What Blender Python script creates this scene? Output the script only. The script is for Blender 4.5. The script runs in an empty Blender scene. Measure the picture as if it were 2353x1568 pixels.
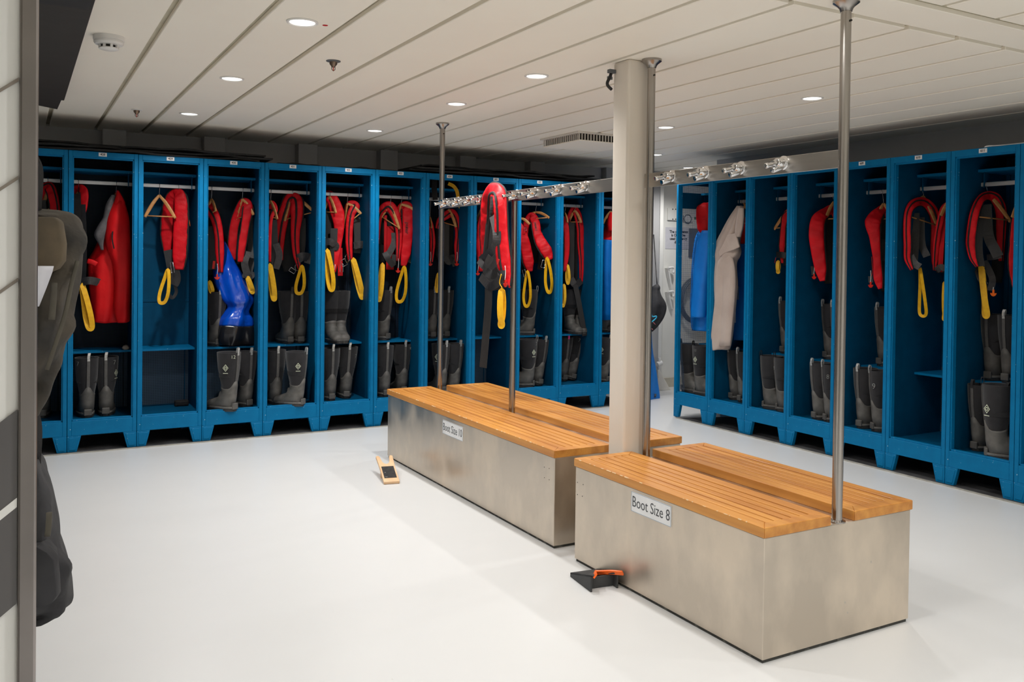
import bpy, bmesh, math, random
from mathutils import Vector, Matrix
random.seed(7)
C = bpy.context.scene.collection
PI = math.pi
V = Vector

# ------------------------------------------------------------------ camera numbers (measured from the photograph)
W, H = 2353, 1568
F, YAW, PITCH, ROLL, CAMZ, CX, CY = 2041.57, .5204, .0146, .0130, 1.3451, 32.258, -158.777
_c, _s, _cp, _sp = math.cos(YAW), math.sin(YAW), math.cos(PITCH), math.sin(PITCH)
FW = V((_s*_cp, _c*_cp, -_sp)); _r = V((_c, -_s, 0)); _u = _r.cross(FW)
RT = math.cos(ROLL)*_r + math.sin(ROLL)*_u
UP = -math.sin(ROLL)*_r + math.cos(ROLL)*_u
CAM = V((0, 0, CAMZ))
def hit(u, v, ax, val):
    d = FW + (u-W/2-CX)/F*RT - (v-H/2-CY)/F*UP
    i = 'xyz'.index(ax)
    return CAM + d*((val-CAM[i])/d[i])
def ppm(p): return F/((V(p)-CAM).dot(FW))          # photo pixels per metre at a point

# room measures in metres
HC = 2.2735
YL, XL, WL = 6.674, .2948, .4309       # left row: front plane, left edge of the first full locker, pitch
XR, YR = 4.9211, 2.9829                # right row: front plane, near edge of 611
LH = 2.034; LD = .56; FLZ = .205
PL = lambda u, v, s: hit(u, v, 'y', YL+s)
PR = lambda u, v, s: hit(u, v, 'x', XR+s)

# ------------------------------------------------------------------ materials
def lin(c):
    return tuple(((x/255)/12.92 if x <= 10 else ((x/255+.055)/1.055)**2.4) for x in c)
MATS = {}
def mat(name, rgb, rough=.5, metal=0., rgb2=None, scale=8., stretch=(1, 1, 1), lo=.35, hi=.65, bump=0., bscale=60.,
        rough2=None, emit=None, spec=.5, sheen=0., speck=None, detail=4., coat=0.):
    m = bpy.data.materials.new(name); m.use_nodes = True
    nt = m.node_tree; n = nt.nodes; L = nt.links
    b = n['Principled BSDF']
    b.inputs['Roughness'].default_value = rough; b.inputs['Metallic'].default_value = metal
    b.inputs['Specular IOR Level'].default_value = spec
    if coat: b.inputs['Coat Weight'].default_value = coat; b.inputs['Coat Roughness'].default_value = .2
    if sheen: b.inputs['Sheen Weight'].default_value = sheen
    c1 = (*lin(rgb), 1); c2 = (*lin(rgb2 if rgb2 else tuple(x*.93 for x in rgb)), 1)
    tc = n.new('ShaderNodeTexCoord'); mp = n.new('ShaderNodeMapping')
    mp.inputs['Scale'].default_value = stretch
    L.new(tc.outputs['Object'], mp.inputs['Vector'])
    no = n.new('ShaderNodeTexNoise'); no.inputs['Scale'].default_value = scale; no.inputs['Detail'].default_value = detail
    L.new(mp.outputs[0], no.inputs['Vector'])
    mr = n.new('ShaderNodeMapRange'); mr.inputs['From Min'].default_value = lo; mr.inputs['From Max'].default_value = hi
    L.new(no.outputs['Fac'], mr.inputs['Value'])
    mx = n.new('ShaderNodeMix'); mx.data_type = 'RGBA'
    mx.inputs['A'].default_value = c1; mx.inputs['B'].default_value = c2
    L.new(mr.outputs[0], mx.inputs['Factor'])
    col = mx.outputs['Result']
    if speck:
        n3 = n.new('ShaderNodeTexNoise'); n3.inputs['Scale'].default_value = speck[1]; n3.inputs['Detail'].default_value = 2
        L.new(tc.outputs['Object'], n3.inputs['Vector'])
        m3 = n.new('ShaderNodeMapRange'); m3.inputs['From Min'].default_value = speck[2]; m3.inputs['From Max'].default_value = speck[2]+.02
        L.new(n3.outputs['Fac'], m3.inputs['Value'])
        x3 = n.new('ShaderNodeMix'); x3.data_type = 'RGBA'; x3.inputs['B'].default_value = (*lin(speck[0]), 1)
        L.new(m3.outputs[0], x3.inputs['Factor']); L.new(col, x3.inputs['A']); col = x3.outputs['Result']
    L.new(col, b.inputs['Base Color'])
    if rough2 is not None:
        r = n.new('ShaderNodeMapRange'); r.inputs['To Min'].default_value = rough; r.inputs['To Max'].default_value = rough2
        L.new(mr.outputs[0], r.inputs['Value']); L.new(r.outputs[0], b.inputs['Roughness'])
    if bump:
        n2 = n.new('ShaderNodeTexNoise'); n2.inputs['Scale'].default_value = bscale; n2.inputs['Detail'].default_value = 3
        L.new(tc.outputs['Object'], n2.inputs['Vector'])
        bp = n.new('ShaderNodeBump'); bp.inputs['Strength'].default_value = bump; bp.inputs['Distance'].default_value = .01
        L.new(n2.outputs['Fac'], bp.inputs['Height']); L.new(bp.outputs[0], b.inputs['Normal'])
    if emit:
        b.inputs['Emission Color'].default_value = (*lin(emit[0]), 1); b.inputs['Emission Strength'].default_value = emit[1]
    m.diffuse_color = c1
    MATS[name] = m
    return m
M = MATS
def perforated(name, rgb, dark, freq=95., thr=1.05):
    m = mat(name, rgb, .55, spec=.2); nt = m.node_tree; n = nt.nodes; L = nt.links; b = n['Principled BSDF']
    src = b.inputs['Base Color'].links[0].from_socket
    tc = n.new('ShaderNodeTexCoord'); sx = n.new('ShaderNodeSeparateXYZ'); L.new(tc.outputs['Object'], sx.inputs[0])
    prev = None
    for ax in 'XZ':
        a = n.new('ShaderNodeMath'); a.operation = 'MULTIPLY'; a.inputs[1].default_value = freq*2*PI; L.new(sx.outputs[ax], a.inputs[0])
        c = n.new('ShaderNodeMath'); c.operation = 'COSINE'; L.new(a.outputs[0], c.inputs[0])
        if prev is None: prev = c
        else:
            d = n.new('ShaderNodeMath'); d.operation = 'ADD'; L.new(prev.outputs[0], d.inputs[0]); L.new(c.outputs[0], d.inputs[1])
            e = n.new('ShaderNodeMath'); e.operation = 'GREATER_THAN'; e.inputs[1].default_value = thr; L.new(d.outputs[0], e.inputs[0]); prev = e
    x = n.new('ShaderNodeMix'); x.data_type = 'RGBA'; x.inputs['B'].default_value = (*lin(dark), 1)
    L.new(prev.outputs[0], x.inputs['Factor']); L.new(src, x.inputs['A']); L.new(x.outputs['Result'], b.inputs['Base Color'])
perforated('mesh_back', (78, 100, 122), (8, 11, 14), 80.)
perforated('shaded_back', (34, 54, 74), (5, 8, 11), 110., .0)  # darker locker back: the shade inside is painted into this colour
mat('floor_epoxy', (214, 215, 215), .32, rgb2=(210, 211, 211), scale=1.2, rough2=.38, speck=((196, 196, 192), 38, .78))
mat('ceiling_panel', (248, 243, 231), .55, rgb2=(246, 240, 228), scale=2)
mat('ceiling_groove', (196, 189, 168), .6)
mat('wall_white', (228, 228, 224), .5, rgb2=(222, 222, 218), scale=3)
mat('wall_grey', (176, 176, 176), .6, rgb2=(168, 168, 169), scale=2)
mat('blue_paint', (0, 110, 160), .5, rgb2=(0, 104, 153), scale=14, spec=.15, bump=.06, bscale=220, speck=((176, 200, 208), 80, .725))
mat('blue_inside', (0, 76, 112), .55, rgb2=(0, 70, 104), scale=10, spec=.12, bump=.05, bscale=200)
mat('mesh_wire', (62, 84, 110), .5, .3)
mat('rail_metal', (196, 198, 200), .35, .35)
mat('steel_bench', (194, 183, 169), .28, .92, rgb2=(226, 213, 196), scale=4.2, stretch=(1, 1, .6), lo=.42, hi=.66, rough2=.5, speck=((196, 190, 180), 16, .735), detail=7)
mat('steel_tube', (168, 163, 158), .24, 1., rgb2=(158, 153, 148), scale=30, stretch=(1, 1, .1))
mat('steel_rail', (184, 180, 175), .30, 1., rgb2=(170, 166, 160), scale=18, stretch=(1, .1, 1), rough2=.36)
mat('chrome', (225, 225, 226), .07, 1.)
mat('steel_trim', (150, 144, 142), .32, 1.)
mat('teak', (212, 148, 66), .42, rgb2=(178, 112, 42), scale=26, stretch=(1, .05, 1), lo=.3, hi=.7, bump=.04, bscale=90, detail=6, coat=.15)
mat('teak_edge', (196, 128, 60), .45, rgb2=(170, 102, 44), scale=26, stretch=(.3, .05, 1), detail=6)
mat('worn_wood', (226, 196, 152), .8)
mat('plinth_rubber', (58, 58, 54), .8, rgb2=(120, 120, 112), scale=24, lo=.55, hi=.75)
mat('kerb_seal', (176, 174, 166), .6, rgb2=(150, 148, 140), scale=16)
mat('white_paint', (222, 218, 210), .4, rgb2=(216, 211, 202), scale=6)
mat('column_paint', (230, 222, 212), .42, rgb2=(222, 213, 200), scale=3, stretch=(1, 1, .3))
mat('black_rubber', (20, 20, 21), .6, rgb2=(30, 30, 31), scale=20)
mat('mat_rubber', (44, 44, 45), .75, rgb2=(76, 76, 78), scale=6, bump=.3, bscale=140)
mat('foam_black', (17, 17, 18), .85, rgb2=(27, 27, 27), scale=16, bump=.2, bscale=100)
mat('neoprene', (29, 28, 31), .88, rgb2=(23, 22, 25), scale=22, bump=.18, bscale=260, sheen=.2)
mat('boot_rubber', (104, 101, 97), .62, rgb2=(74, 73, 70), scale=14, bump=.1, bscale=70, detail=6)
mat('boot_sole', (36, 36, 36), .6, rgb2=(58, 57, 56), scale=20)
mat('boot_welt', (112, 110, 106), .6, rgb2=(78, 77, 75), scale=18)
mat('boot_strip', (88, 86, 84), .65, rgb2=(74, 72, 71), scale=30)
mat('tab_silver', (200, 200, 196), .35, .3, rgb2=(150, 150, 148), scale=60)
mat('tab_black', (34, 33, 36), .7)
mat('tab_pink', (238, 60, 140), .5)
mat('mark_white', (136, 138, 136), .7)
mat('mark_pale', (214, 220, 196), .6)
mat('red_nylon', (212, 12, 28), .58, rgb2=(186, 8, 22), scale=9, bump=.3, bscale=30, spec=.25)
mat('red_shell', (222, 22, 26), .58, rgb2=(198, 12, 20), scale=5, bump=.4, bscale=16, spec=.25)
mat('red_plastic', (206, 40, 26), .35)
mat('orange_plastic', (232, 104, 24), .4)
mat('orange_bright', (255, 112, 26), .42, rgb2=(246, 102, 20), scale=20)
mat('black_fabric', (22, 21, 23), .8, rgb2=(15, 14, 16), scale=18, bump=.15, bscale=60)
mat('webbing', (30, 29, 31), .5, rgb2=(23, 22, 24), scale=70, stretch=(1, 1, .3), bump=.1, bscale=300)
mat('webbing_grey', (54, 52, 53), .42, rgb2=(42, 40, 41), scale=60, bump=.1, bscale=300)
mat('yellow_webbing', (244, 190, 20), .55, rgb2=(232, 172, 14), scale=50, bump=.1, bscale=300)
mat('lettering_dark', (70, 12, 16), .6)
mat('hanger_wood', (206, 150, 92), .4, rgb2=(186, 128, 72), scale=12, stretch=(1, 1, 4))
mat('wire', (190, 190, 192), .25, 1.)
mat('white_plastic', (236, 235, 232), .4)
mat('paper', (236, 237, 238), .55)
mat('paper_grey', (206, 206, 214), .55)
mat('print_black', (22, 22, 24), .6)
mat('print_grey', (70, 72, 76), .6)
mat('blue_pvc', (8, 84, 206), .18, rgb2=(6, 66, 184), scale=6, bump=.45, bscale=9, spec=.7)
mat('black_pvc', (30, 30, 34), .22, spec=.6)
mat('blue_shell', (0, 132, 228), .55, rgb2=(0, 118, 212), scale=5, bump=.45, bscale=13)
mat('beige_cloth', (186, 170, 160), .8, rgb2=(176, 158, 148), scale=6, bump=.4, bscale=14, sheen=.2)
mat('grey_fleece', (92, 90, 92), .9, rgb2=(74, 72, 74), scale=30)
mat('reflector', (150, 168, 186), .3, .2)
mat('charcoal', (42, 39, 36), .7, rgb2=(38, 35, 32), scale=12, bump=.05, bscale=120)
mat('bag_brown', (96, 84, 66), .9, rgb2=(64, 58, 48), scale=9, bump=.3, bscale=30)
mat('bag_dark', (76, 69, 58), .9, rgb2=(44, 42, 39), scale=10, bump=.8, bscale=18)
mat('bag_slate', (54, 54, 57), .85, rgb2=(36, 36, 39), scale=9, bump=.7, bscale=16)
mat('bag_trim', (88, 84, 72), .85, rgb2=(70, 66, 58), scale=14)
mat('panel_white', (246, 246, 244), .22, rgb2=(243, 243, 241), scale=3)
mat('panel_dark', (108, 106, 106), .3, rgb2=(98, 96, 97), scale=4)
mat('panel_line', (150, 140, 130), .5)
mat('birch', (224, 188, 148), .45, rgb2=(208, 166, 122), scale=18, stretch=(1, .2, 1), detail=6)
mat('grip_black', (54, 52, 52), .9, rgb2=(40, 39, 39), scale=40, bump=.4, bscale=200, speck=((130, 128, 126), 30, .72))
mat('jack_plastic', (44, 45, 47), .6, rgb2=(58, 59, 60), scale=10, bump=.1, bscale=200)
mat('brass_dull', (140, 120, 104), .35, .9)
mat('slot_dark', (46, 42, 36), .9)
mat('lamp_white', (255, 255, 255), .5, emit=((255, 252, 247), 3.2))
mat('sticker_red', (200, 16, 24), .5)
mat('cable_white', (226, 228, 232), .5)
mat('stone', (176, 164, 152), .9, rgb2=(140, 130, 120), scale=24, bump=.5, bscale=40)
mat('cyan_cord', (60, 190, 230), .6)
mat('pink_cord', (200, 110, 120), .6)
mat('baseboard_beige', (196, 190, 174), .6)
mat('green_print', (30, 120, 70), .6)
mat('hose_grey', (96, 100, 104), .5)

# ------------------------------------------------------------------ mesh building
class MB:
    def __init__(s): s.v = []; s.f = []; s.m = []; s.cur = 0
    def add(s, vs, fs):
        k = len(s.v); s.v += [V(p) for p in vs]; s.f += [tuple(i+k for i in f) for f in fs]; s.m += [s.cur]*len(fs); return s
    def box(s, x0, x1, y0, y1, z0, z1):
        return s.add([(x, y, z) for z in (z0, z1) for y in (y0, y1) for x in (x0, x1)],
                     [(0, 2, 3, 1), (4, 5, 7, 6), (0, 1, 5, 4), (2, 6, 7, 3), (0, 4, 6, 2), (1, 3, 7, 5)])
    def obox(s, c, ex, ey, ez):
        c = V(c); ex = V(ex); ey = V(ey); ez = V(ez)
        return s.add([c+a*ex+b*ey+d*ez for d in (-1, 1) for b in (-1, 1) for a in (-1, 1)],
                     [(0, 2, 3, 1), (4, 5, 7, 6), (0, 1, 5, 4), (2, 6, 7, 3), (0, 4, 6, 2), (1, 3, 7, 5)])
    def prism(s, poly, off):                                        # polygon of 3-D points pushed along a vector
        n = len(poly); a = [V(p) for p in poly]; b = [p+V(off) for p in a]
        return s.add(a+b, [tuple(range(n))[::-1], tuple(range(n, 2*n))]+[(i, (i+1) % n, n+(i+1) % n, n+i) for i in range(n)])
    def loft(s, rings, cap=True, closed=False):
        n = len(rings[0]); k = len(rings); vs = [p for r in rings for p in r]; fs = []
        for i in range(k if closed else k-1):
            j = (i+1) % k
            for a in range(n):
                b = (a+1) % n
                fs.append((i*n+a, i*n+b, j*n+b, j*n+a))
        if cap and not closed: fs += [tuple(range(n))[::-1], tuple(range((k-1)*n, k*n))]
        return s.add(vs, fs)
    def lathe(s, prof, c, axis=(0, 0, 1), n=24, ring=False):        # prof: (radius, height) along axis
        ax = V(axis).normalized(); e1 = ax.orthogonal().normalized(); e2 = ax.cross(e1); c = V(c)
        return s.loft([[c+ax*h+(e1*math.cos(t)+e2*math.sin(t))*max(r, 1e-4) for t in [2*PI*i/n for i in range(n)]] for r, h in prof], closed=ring)
    def tube(s, pts, r, n=8, closed=False, smooth=0):
        pts = spline(pts, smooth, closed) if smooth else [V(p) for p in pts]
        rings = []
        k = len(pts); e = None
        for i, p in enumerate(pts):
            t = (pts[(i+1) % k]-pts[i-1] if closed else pts[min(i+1, k-1)]-pts[max(i-1, 0)]).normalized()
            e = t.orthogonal().normalized() if e is None else (e-t*e.dot(t)).normalized()
            g = t.cross(e); rr = r[i] if isinstance(r, (list, tuple)) else r
            rings.append([p+(e*math.cos(a)+g*math.sin(a))*rr for a in [2*PI*q/n for q in range(n)]])
        return s.loft(rings, closed=closed)
    def band(s, pts, w, t, nrm, closed=False, smooth=4, shape=2.0, n=4, wave=0., seed=0):
        """strap or padded tube swept along points; w = width(s), t = thickness, nrm = the direction its flat side faces"""
        ws = list(w) if isinstance(w, (list, tuple)) else [w]*len(pts)
        ts = list(t) if isinstance(t, (list, tuple)) else [t]*len(pts)
        P = spline([V(p) for p in pts], smooth, closed)
        k = len(P); m = len(pts)
        def at(a, i):
            q = i/(k if closed else max(k-1, 1))*(m if closed else m-1); j = int(q) % m; f = q-int(q)
            return a[j]*(1-f)+a[(j+1) % m if closed else min(j+1, m-1)]*f
        N = V(nrm).normalized(); rings = []; ph = seed*1.7
        for i, p in enumerate(P):
            T = (P[(i+1) % k]-P[i-1] if closed else P[min(i+1, k-1)]-P[max(i-1, 0)])
            T = T.normalized() if T.length > 1e-9 else V((0, 0, 1))
            e = T.cross(N)
            e = e.normalized() if e.length > .05 else (rings and last) or T.orthogonal().normalized()
            g = e.cross(T).normalized(); last = e
            ww = at(ws, i)/2; tt = at(ts, i)/2
            if n == 4: ring = [p+e*a*ww+g*b*tt for a, b in ((-1, -1), (1, -1), (1, 1), (-1, 1))]
            else:
                ring = []
                for q in range(n):
                    a = 2*PI*q/n; ca, sa = math.cos(a), math.sin(a)
                    x = math.copysign(abs(ca)**(2/shape), ca); y = math.copysign(abs(sa)**(2/shape), sa)
                    wv = 1+wave*(math.sin(i*.9+a*2+ph)+.6*math.sin(i*2.1-a*3+ph*2))
                    ring.append(p+e*x*ww+g*y*tt*wv)
            rings.append(ring)
        return s.loft(rings, closed=closed)
    def build(s, name, m, parent=None, smooth=False, origin=None, bevel=0., sub=0, seg=2, normals=True):
        me = bpy.data.meshes.new(name)
        o0 = V(origin) if origin is not None else V((0, 0, 0))
        me.from_pydata([tuple(p-o0) for p in s.v], [], s.f)
        for x in (m if isinstance(m, (list, tuple)) else [m]): me.materials.append(M[x])
        me.polygons.foreach_set('material_index', s.m)
        if normals:
            bm = bmesh.new(); bm.from_mesh(me); bmesh.ops.recalc_face_normals(bm, faces=bm.faces); bm.to_mesh(me); bm.free()
        if smooth: me.polygons.foreach_set('use_smooth', [True]*len(me.polygons))
        me.update()
        o = bpy.data.objects.new(name, me); C.objects.link(o)
        if parent is not None: o.parent = parent
        if bevel:
            b = o.modifiers.new('bevel', 'BEVEL'); b.width = bevel; b.segments = seg; b.limit_method = 'ANGLE'; b.angle_limit = .6
        if sub:
            q = o.modifiers.new('sub', 'SUBSURF'); q.levels = sub; q.render_levels = sub
        if smooth == 'auto':
            me.set_sharp_from_angle(angle=.7)
        return o

def spline(pts, k, closed=False):
    pts = [V(p) for p in pts]
    if k <= 1 or len(pts) < 3: return pts
    n = len(pts); out = []
    for i in range(n if closed else n-1):
        p1, p2 = pts[i], pts[(i+1) % n]
        p0 = pts[i-1] if closed or i > 0 else p1*2-p2
        p3 = pts[(i+2) % n] if closed or i+2 < n else p2*2-p1
        for j in range(k):
            t = j/k
            out.append(.5*((2*p1)+(p2-p0)*t+(2*p0-5*p1+4*p2-p3)*t*t+(3*p1-p0-3*p2+p3)*t**3))
    if not closed: out.append(pts[-1])
    return out

def tag(o, label, cat, group=None):
    o['label'] = label; o['category'] = cat
    if group: o['group'] = group
    return o
def thing(name, label, cat, loc=(0, 0, 0), rotz=0, group=None):
    o = bpy.data.objects.new(name, None); C.objects.link(o)
    o.empty_display_size = .05; o.location = loc; o.rotation_euler = (0, 0, rotz)
    return tag(o, label, cat, group)
def struct(o): o['kind'] = 'structure'; return o
def dup(root, loc, rotz, label, scale=1., rot=None):
    r = root.copy(); C.objects.link(r); r.location = loc; r.rotation_euler = rot if rot else (0, 0, rotz); r.scale = (scale,)*3
    r['label'] = label
    for ch in list(root.children):
        c = ch.copy(); C.objects.link(c); c.parent = r
        for g in list(ch.children):
            d = g.copy(); C.objects.link(d); d.parent = c
    return r
def kid(root, stem):
    return [c for c in root.children if c.name.split('.')[0] == stem]
def text(body, size, c, ex, ez, name, m, parent, origin=(0, 0, 0), xs=1., depth=.0006, bold=0., fit=None):
    """raised lettering: reading direction ex, up ez, centred on c"""
    cu = bpy.data.curves.new(name, 'FONT'); cu.body = body; cu.size = size; cu.align_x = 'CENTER'; cu.align_y = 'CENTER'
    cu.extrude = depth; cu.offset = bold; cu.resolution_u = 3
    t = bpy.data.objects.new(name, cu); C.objects.link(t)
    dg = bpy.context.evaluated_depsgraph_get()
    me = bpy.data.meshes.new_from_object(t.evaluated_get(dg)); bpy.data.objects.remove(t); bpy.data.curves.remove(cu)
    me.name = name
    if fit and len(me.vertices):
        xs = fit/(max(v.co.x for v in me.vertices)-min(v.co.x for v in me.vertices))
    ex = V(ex).normalized(); ez = V(ez).normalized(); n = ex.cross(ez); c = V(c)-V(origin)
    for v in me.vertices: v.co = c+ex*v.co.x*xs+ez*v.co.y+n*v.co.z
    me.materials.clear(); me.materials.append(M[m])
    o = bpy.data.objects.new(name, me); C.objects.link(o); o.parent = parent
    return o

# ------------------------------------------------------------------ the setting
struct(MB().box(-2.6, 7.6, -2.6, 7.6, -.06, 0).build('floor', 'floor_epoxy'))
# ceiling: long pressed panels running away from the camera, dark grooves between, one cross strip
mb = MB()
mb.cur = 1; mb.box(-2.6, 7.6, -2.6, 7.6, HC+.02, HC+.08); mb.cur = 0
pitch, g = .3176, .013
k0 = -9
for k in range(k0, 23):
    xa = .507+k*pitch+g; xb = .507+(k+1)*pitch-g
    xa, xb = max(xa, -2.6), min(xb, 7.6)
    if xb <= xa: continue
    mb.box(xa, xb, 2.315, 7.6, HC, HC+.021)
    mb.box(xa+.16, xb+.16, -2.6, 2.045, HC, HC+.021)
mb.box(-2.6, 7.6, 2.09, 2.28, HC, HC+.021)
struct(mb.build('ceiling', ['ceiling_panel', 'ceiling_groove'], bevel=.003, seg=1))
struct(MB().box(-2.6, 7.6, 7.44, 7.6, 0, HC+.02).build('wall_far', 'wall_white'))
struct(MB().box(5.55, 7.6, -2.6, 6.2, 0, HC+.02).build('wall_right', 'wall_grey'))
struct(MB().box(-2.6, 7.6, -2.75, -2.6, 0, HC+.02).build('wall_back', 'wall_white'))
struct(MB().box(-2.75, -2.6, -2.6, 7.6, 0, HC+.02).build('wall_left', 'wall_white'))
struct(MB().box(7.6, 7.75, 6.2, 7.6, 0, HC+.02).build('wall_passage', 'wall_white'))
for i, x in enumerate((.709, 1.427, 2.169, 2.882, 3.642, 4.377)):       # ribs of the far wall, seen above the lockers
    struct(MB().box(x-.16, x, 7.30, 7.44, 0, HC).build('trim_%d' % (i+1), 'wall_grey', bevel=.004))
struct(MB().box(-2.6, 5.1, 7.405, 7.438, 1.4, HC).build('trim_7', 'wall_grey'))       # grey facing behind the locker tops
struct(MB().box(5.12, 5.80, 7.34, 7.44, .0, HC).build('trim_8', 'wall_grey', bevel=.004))
struct(MB().box(5.80, 5.845, 7.33, 7.44, 0, HC).build('trim_9', 'wall_white', bevel=.004))
struct(MB().box(5.96, 7.6, 7.425, 7.44, 0, .10).build('baseboard_far', 'baseboard_beige'))
# near partition whose steel-edged end closes the photograph on the left
ob = MB().box(-1.6, .0205, 1.205, 2.62, 0, HC).build('wall_partition', 'panel_white'); struct(ob)
mb = MB()
def diag(z0, z1, yy=1.2035):
    # a slanted band across the visible face, rising to the right
    sl = .80
    return [(-1.6, yy, z0-1.6*sl), (.001, yy, z0), (.001, yy, z1), (-1.6, yy, z1-1.6*sl)]
face = MB(); face.prism(diag(.93, 1.16), (0, -.0015, 0))
pd = face.build('trim_10', 'panel_dark'); struct(pd)
for i, z in enumerate((1.548, 1.433, 1.313)):
    ln = MB(); ln.prism(diag(z-.0022, z+.0022), (0, -.0012, 0)); struct(ln.build('trim_%d' % (11+i), 'panel_line'))
mb = MB(); mb.prism(diag(1.045, 1.056, 1.202), (0, -.0015, 0)); struct(mb.build('trim_14', 'panel_white'))
struct(MB().box(.0015, .0215, 1.198, 1.26, 0, HC).build('trim_15', 'steel_trim', bevel=.003))
# column between the two benches
struct(MB().box(2.437, 2.562, 3.327, 3.45, 0, HC).build('column', 'column_paint', bevel=.012, seg=3))
ob = bpy.data.objects['column']; ob['kind'] = 'structure'
# rubber mats and edge strip under the lockers
mb = MB(); mb.box(-.6, 5.04, YL-.02, 7.25, .0, .006)
tag(mb.build('floor_mat', 'mat_rubber'), 'black ribbed rubber floor mat under the left-hand locker row', 'mat')
mb = MB(); mb.prism([(XR-.02, 2.2, 0), (XR-.02, 5.92, 0), (5.5, 5.68, 0), (5.5, 2.2, 0)], (0, 0, .006))
tag(mb.build('floor_mat', 'mat_rubber'), 'black ribbed rubber floor mat under the right-hand locker row', 'mat')
struct(MB().box(-.6, 5.04, YL-.032, YL-.02, 0, .007).build('trim_16', 'kerb_seal'))
struct(MB().box(XR-.034, XR-.02, 2.2, 5.93, 0, .007).build('trim_17', 'kerb_seal'))

# ------------------------------------------------------------------ ceiling fittings
def downlight(x, y, label, on=True):
    t = thing('downlight', label, 'ceiling light', (x, y, HC), 0, 'recessed ceiling downlights')
    MB().lathe([(.050, 0), (.062, 0), (.062, -.004), (.056, -.007), (.050, -.004)], (0, 0, 0), n=32, ring=True).build('trim_ring', 'white_plastic', t, smooth='auto')
    MB().lathe([(.049, -.0015), (.030, -.003), (.0, -.0035)], (0, 0, 0), n=32).build('diffuser', 'lamp_white', t, smooth=True)
    l = bpy.data.lights.new('lamp', 'SPOT'); l.energy = LAMP*(.78 if x > 3.5 else 1.); l.spot_size = math.radians(SPOT); l.spot_blend = 1.
    l.shadow_soft_size = .045; l.color = (1, .98, .955)
    lo = bpy.data.objects.new('lamp', l); C.objects.link(lo); lo.parent = t; lo.location = (0, 0, -.055)
LAMP, SPOT = 56, 150
for x, y, d in [(.977, 3.512, 'largest, nearest ceiling downlight at upper left beside a red dot sticker'),
                (.975, 4.83, 'round ceiling downlight, middle one of the left-hand row of three'),
                (.980, 6.19, 'round ceiling downlight closest to locker 429, far end of the left row'),
                (2.277, 3.892, 'round ceiling downlight above the bench with the size 10 sign'),
                (2.286, 4.855, 'round ceiling downlight to the right of the far steel post top'),
                (2.272, 6.22, 'round ceiling downlight to the left of the far steel post top'),
                (3.881, 3.558, 'round ceiling downlight to the left of the nearest steel post'),
                (3.902, 4.884, 'round ceiling downlight just right of the white column'),
                (3.872, 6.254, 'round ceiling downlight under the square ceiling air outlet'),
                (4.841, 6.19, 'small far downlight touching the right edge of the column post'),
                (5.77, 6.86, 'smallest downlight, in the far passage just above the hook rail')]:
    downlight(x, y, d)
for x in (.977, 2.28, 3.88):                        # the rest of the room's lamps, behind and beside the camera
    for y in {.977: (2.1, .75, -.6, -1.9), 2.28: (2.15, .7, -.7, -2.), 3.88: (2.2, .85, -.5, -1.8)}[x]:
        l = bpy.data.lights.new('room_lamp', 'SPOT'); l.energy = LAMP*(.48 if y > 1.8 else .9)*(.8 if x > 3 else 1.); l.spot_size = math.radians(SPOT); l.spot_blend = 1.
        l.shadow_soft_size = .045; l.color = (1, .98, .955)
        lo = bpy.data.objects.new('room_lamp', l); C.objects.link(lo); lo.location = (x, y, HC-.055)
t = MB().lathe([(.011, 0), (.011, -.0012), (.0, -.0014)], (1.07, 3.515, HC), n=20).build('dot_sticker', 'sticker_red')
tag(t, 'small round red dot sticker on the white ceiling beside the nearest downlight', 'sticker')
def sprinkler(x, y, label, white):
    t = thing('sprinkler', label, 'sprinkler', (x, y, HC), 0, 'ceiling sprinklers')
    MB().lathe([(.034, 0), (.034, -.003), (.018, -.006)], (0, 0, 0)).build('escutcheon', 'white_plastic' if white else 'hose_grey', t, smooth='auto')
    MB().lathe([(.019, -.004), (.018, -.016), (.010, -.026), (.009, -.03)], (0, 0, 0)).build('body', 'brass_dull', t, smooth='auto')
    for s in (-1, 1): MB().tube([(.008*s, 0, -.028), (.0085*s, 0, -.040), (0, 0, -.048)], .0018).build('frame_arm', 'brass_dull', t)
    MB().lathe([(.0022, -.028), (.0022, -.047)], (0, 0, 0), n=8).build('bulb', 'red_plastic', t)
sprinkler(1.299, 4.131, 'grey-plated fire sprinkler in the ceiling, nearer of the two', False)
sprinkler(.664, 6.222, 'small white-plated fire sprinkler in the ceiling above locker 428', True)
t = thing('smoke_detector', 'round white smoke detector on the ceiling at upper left', 'smoke detector', (.337, 4.20, HC))
MB().lathe([(.062, 0), (.062, -.018), (.056, -.02)], (0, 0, 0), n=32).build('base', 'white_plastic', t, smooth='auto')
MB().lathe([(.058, -.018), (.060, -.028), (.054, -.036), (.036, -.038)], (0, 0, 0), n=32).build('body', 'white_plastic', t, smooth='auto')
MB().lathe([(.030, -.036), (.030, -.052)], (0, 0, 0), n=24).build('chamber', 'slot_dark', t, smooth='auto')
for k in range(8):
    a = k*PI/4+.2; d = V((math.cos(a), math.sin(a), 0)); q = V((-d.y, d.x, 0))
    MB().obox(d*.036+V((0, 0, -.044)), d*.004, q*.005, (0, 0, .009)).build('cage_rib', 'white_plastic', t)
MB().lathe([(.040, -.050), (.040, -.054), (.030, -.058), (0, -.060)], (0, 0, 0), n=32).build('cap', 'white_plastic', t, smooth='auto')
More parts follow.
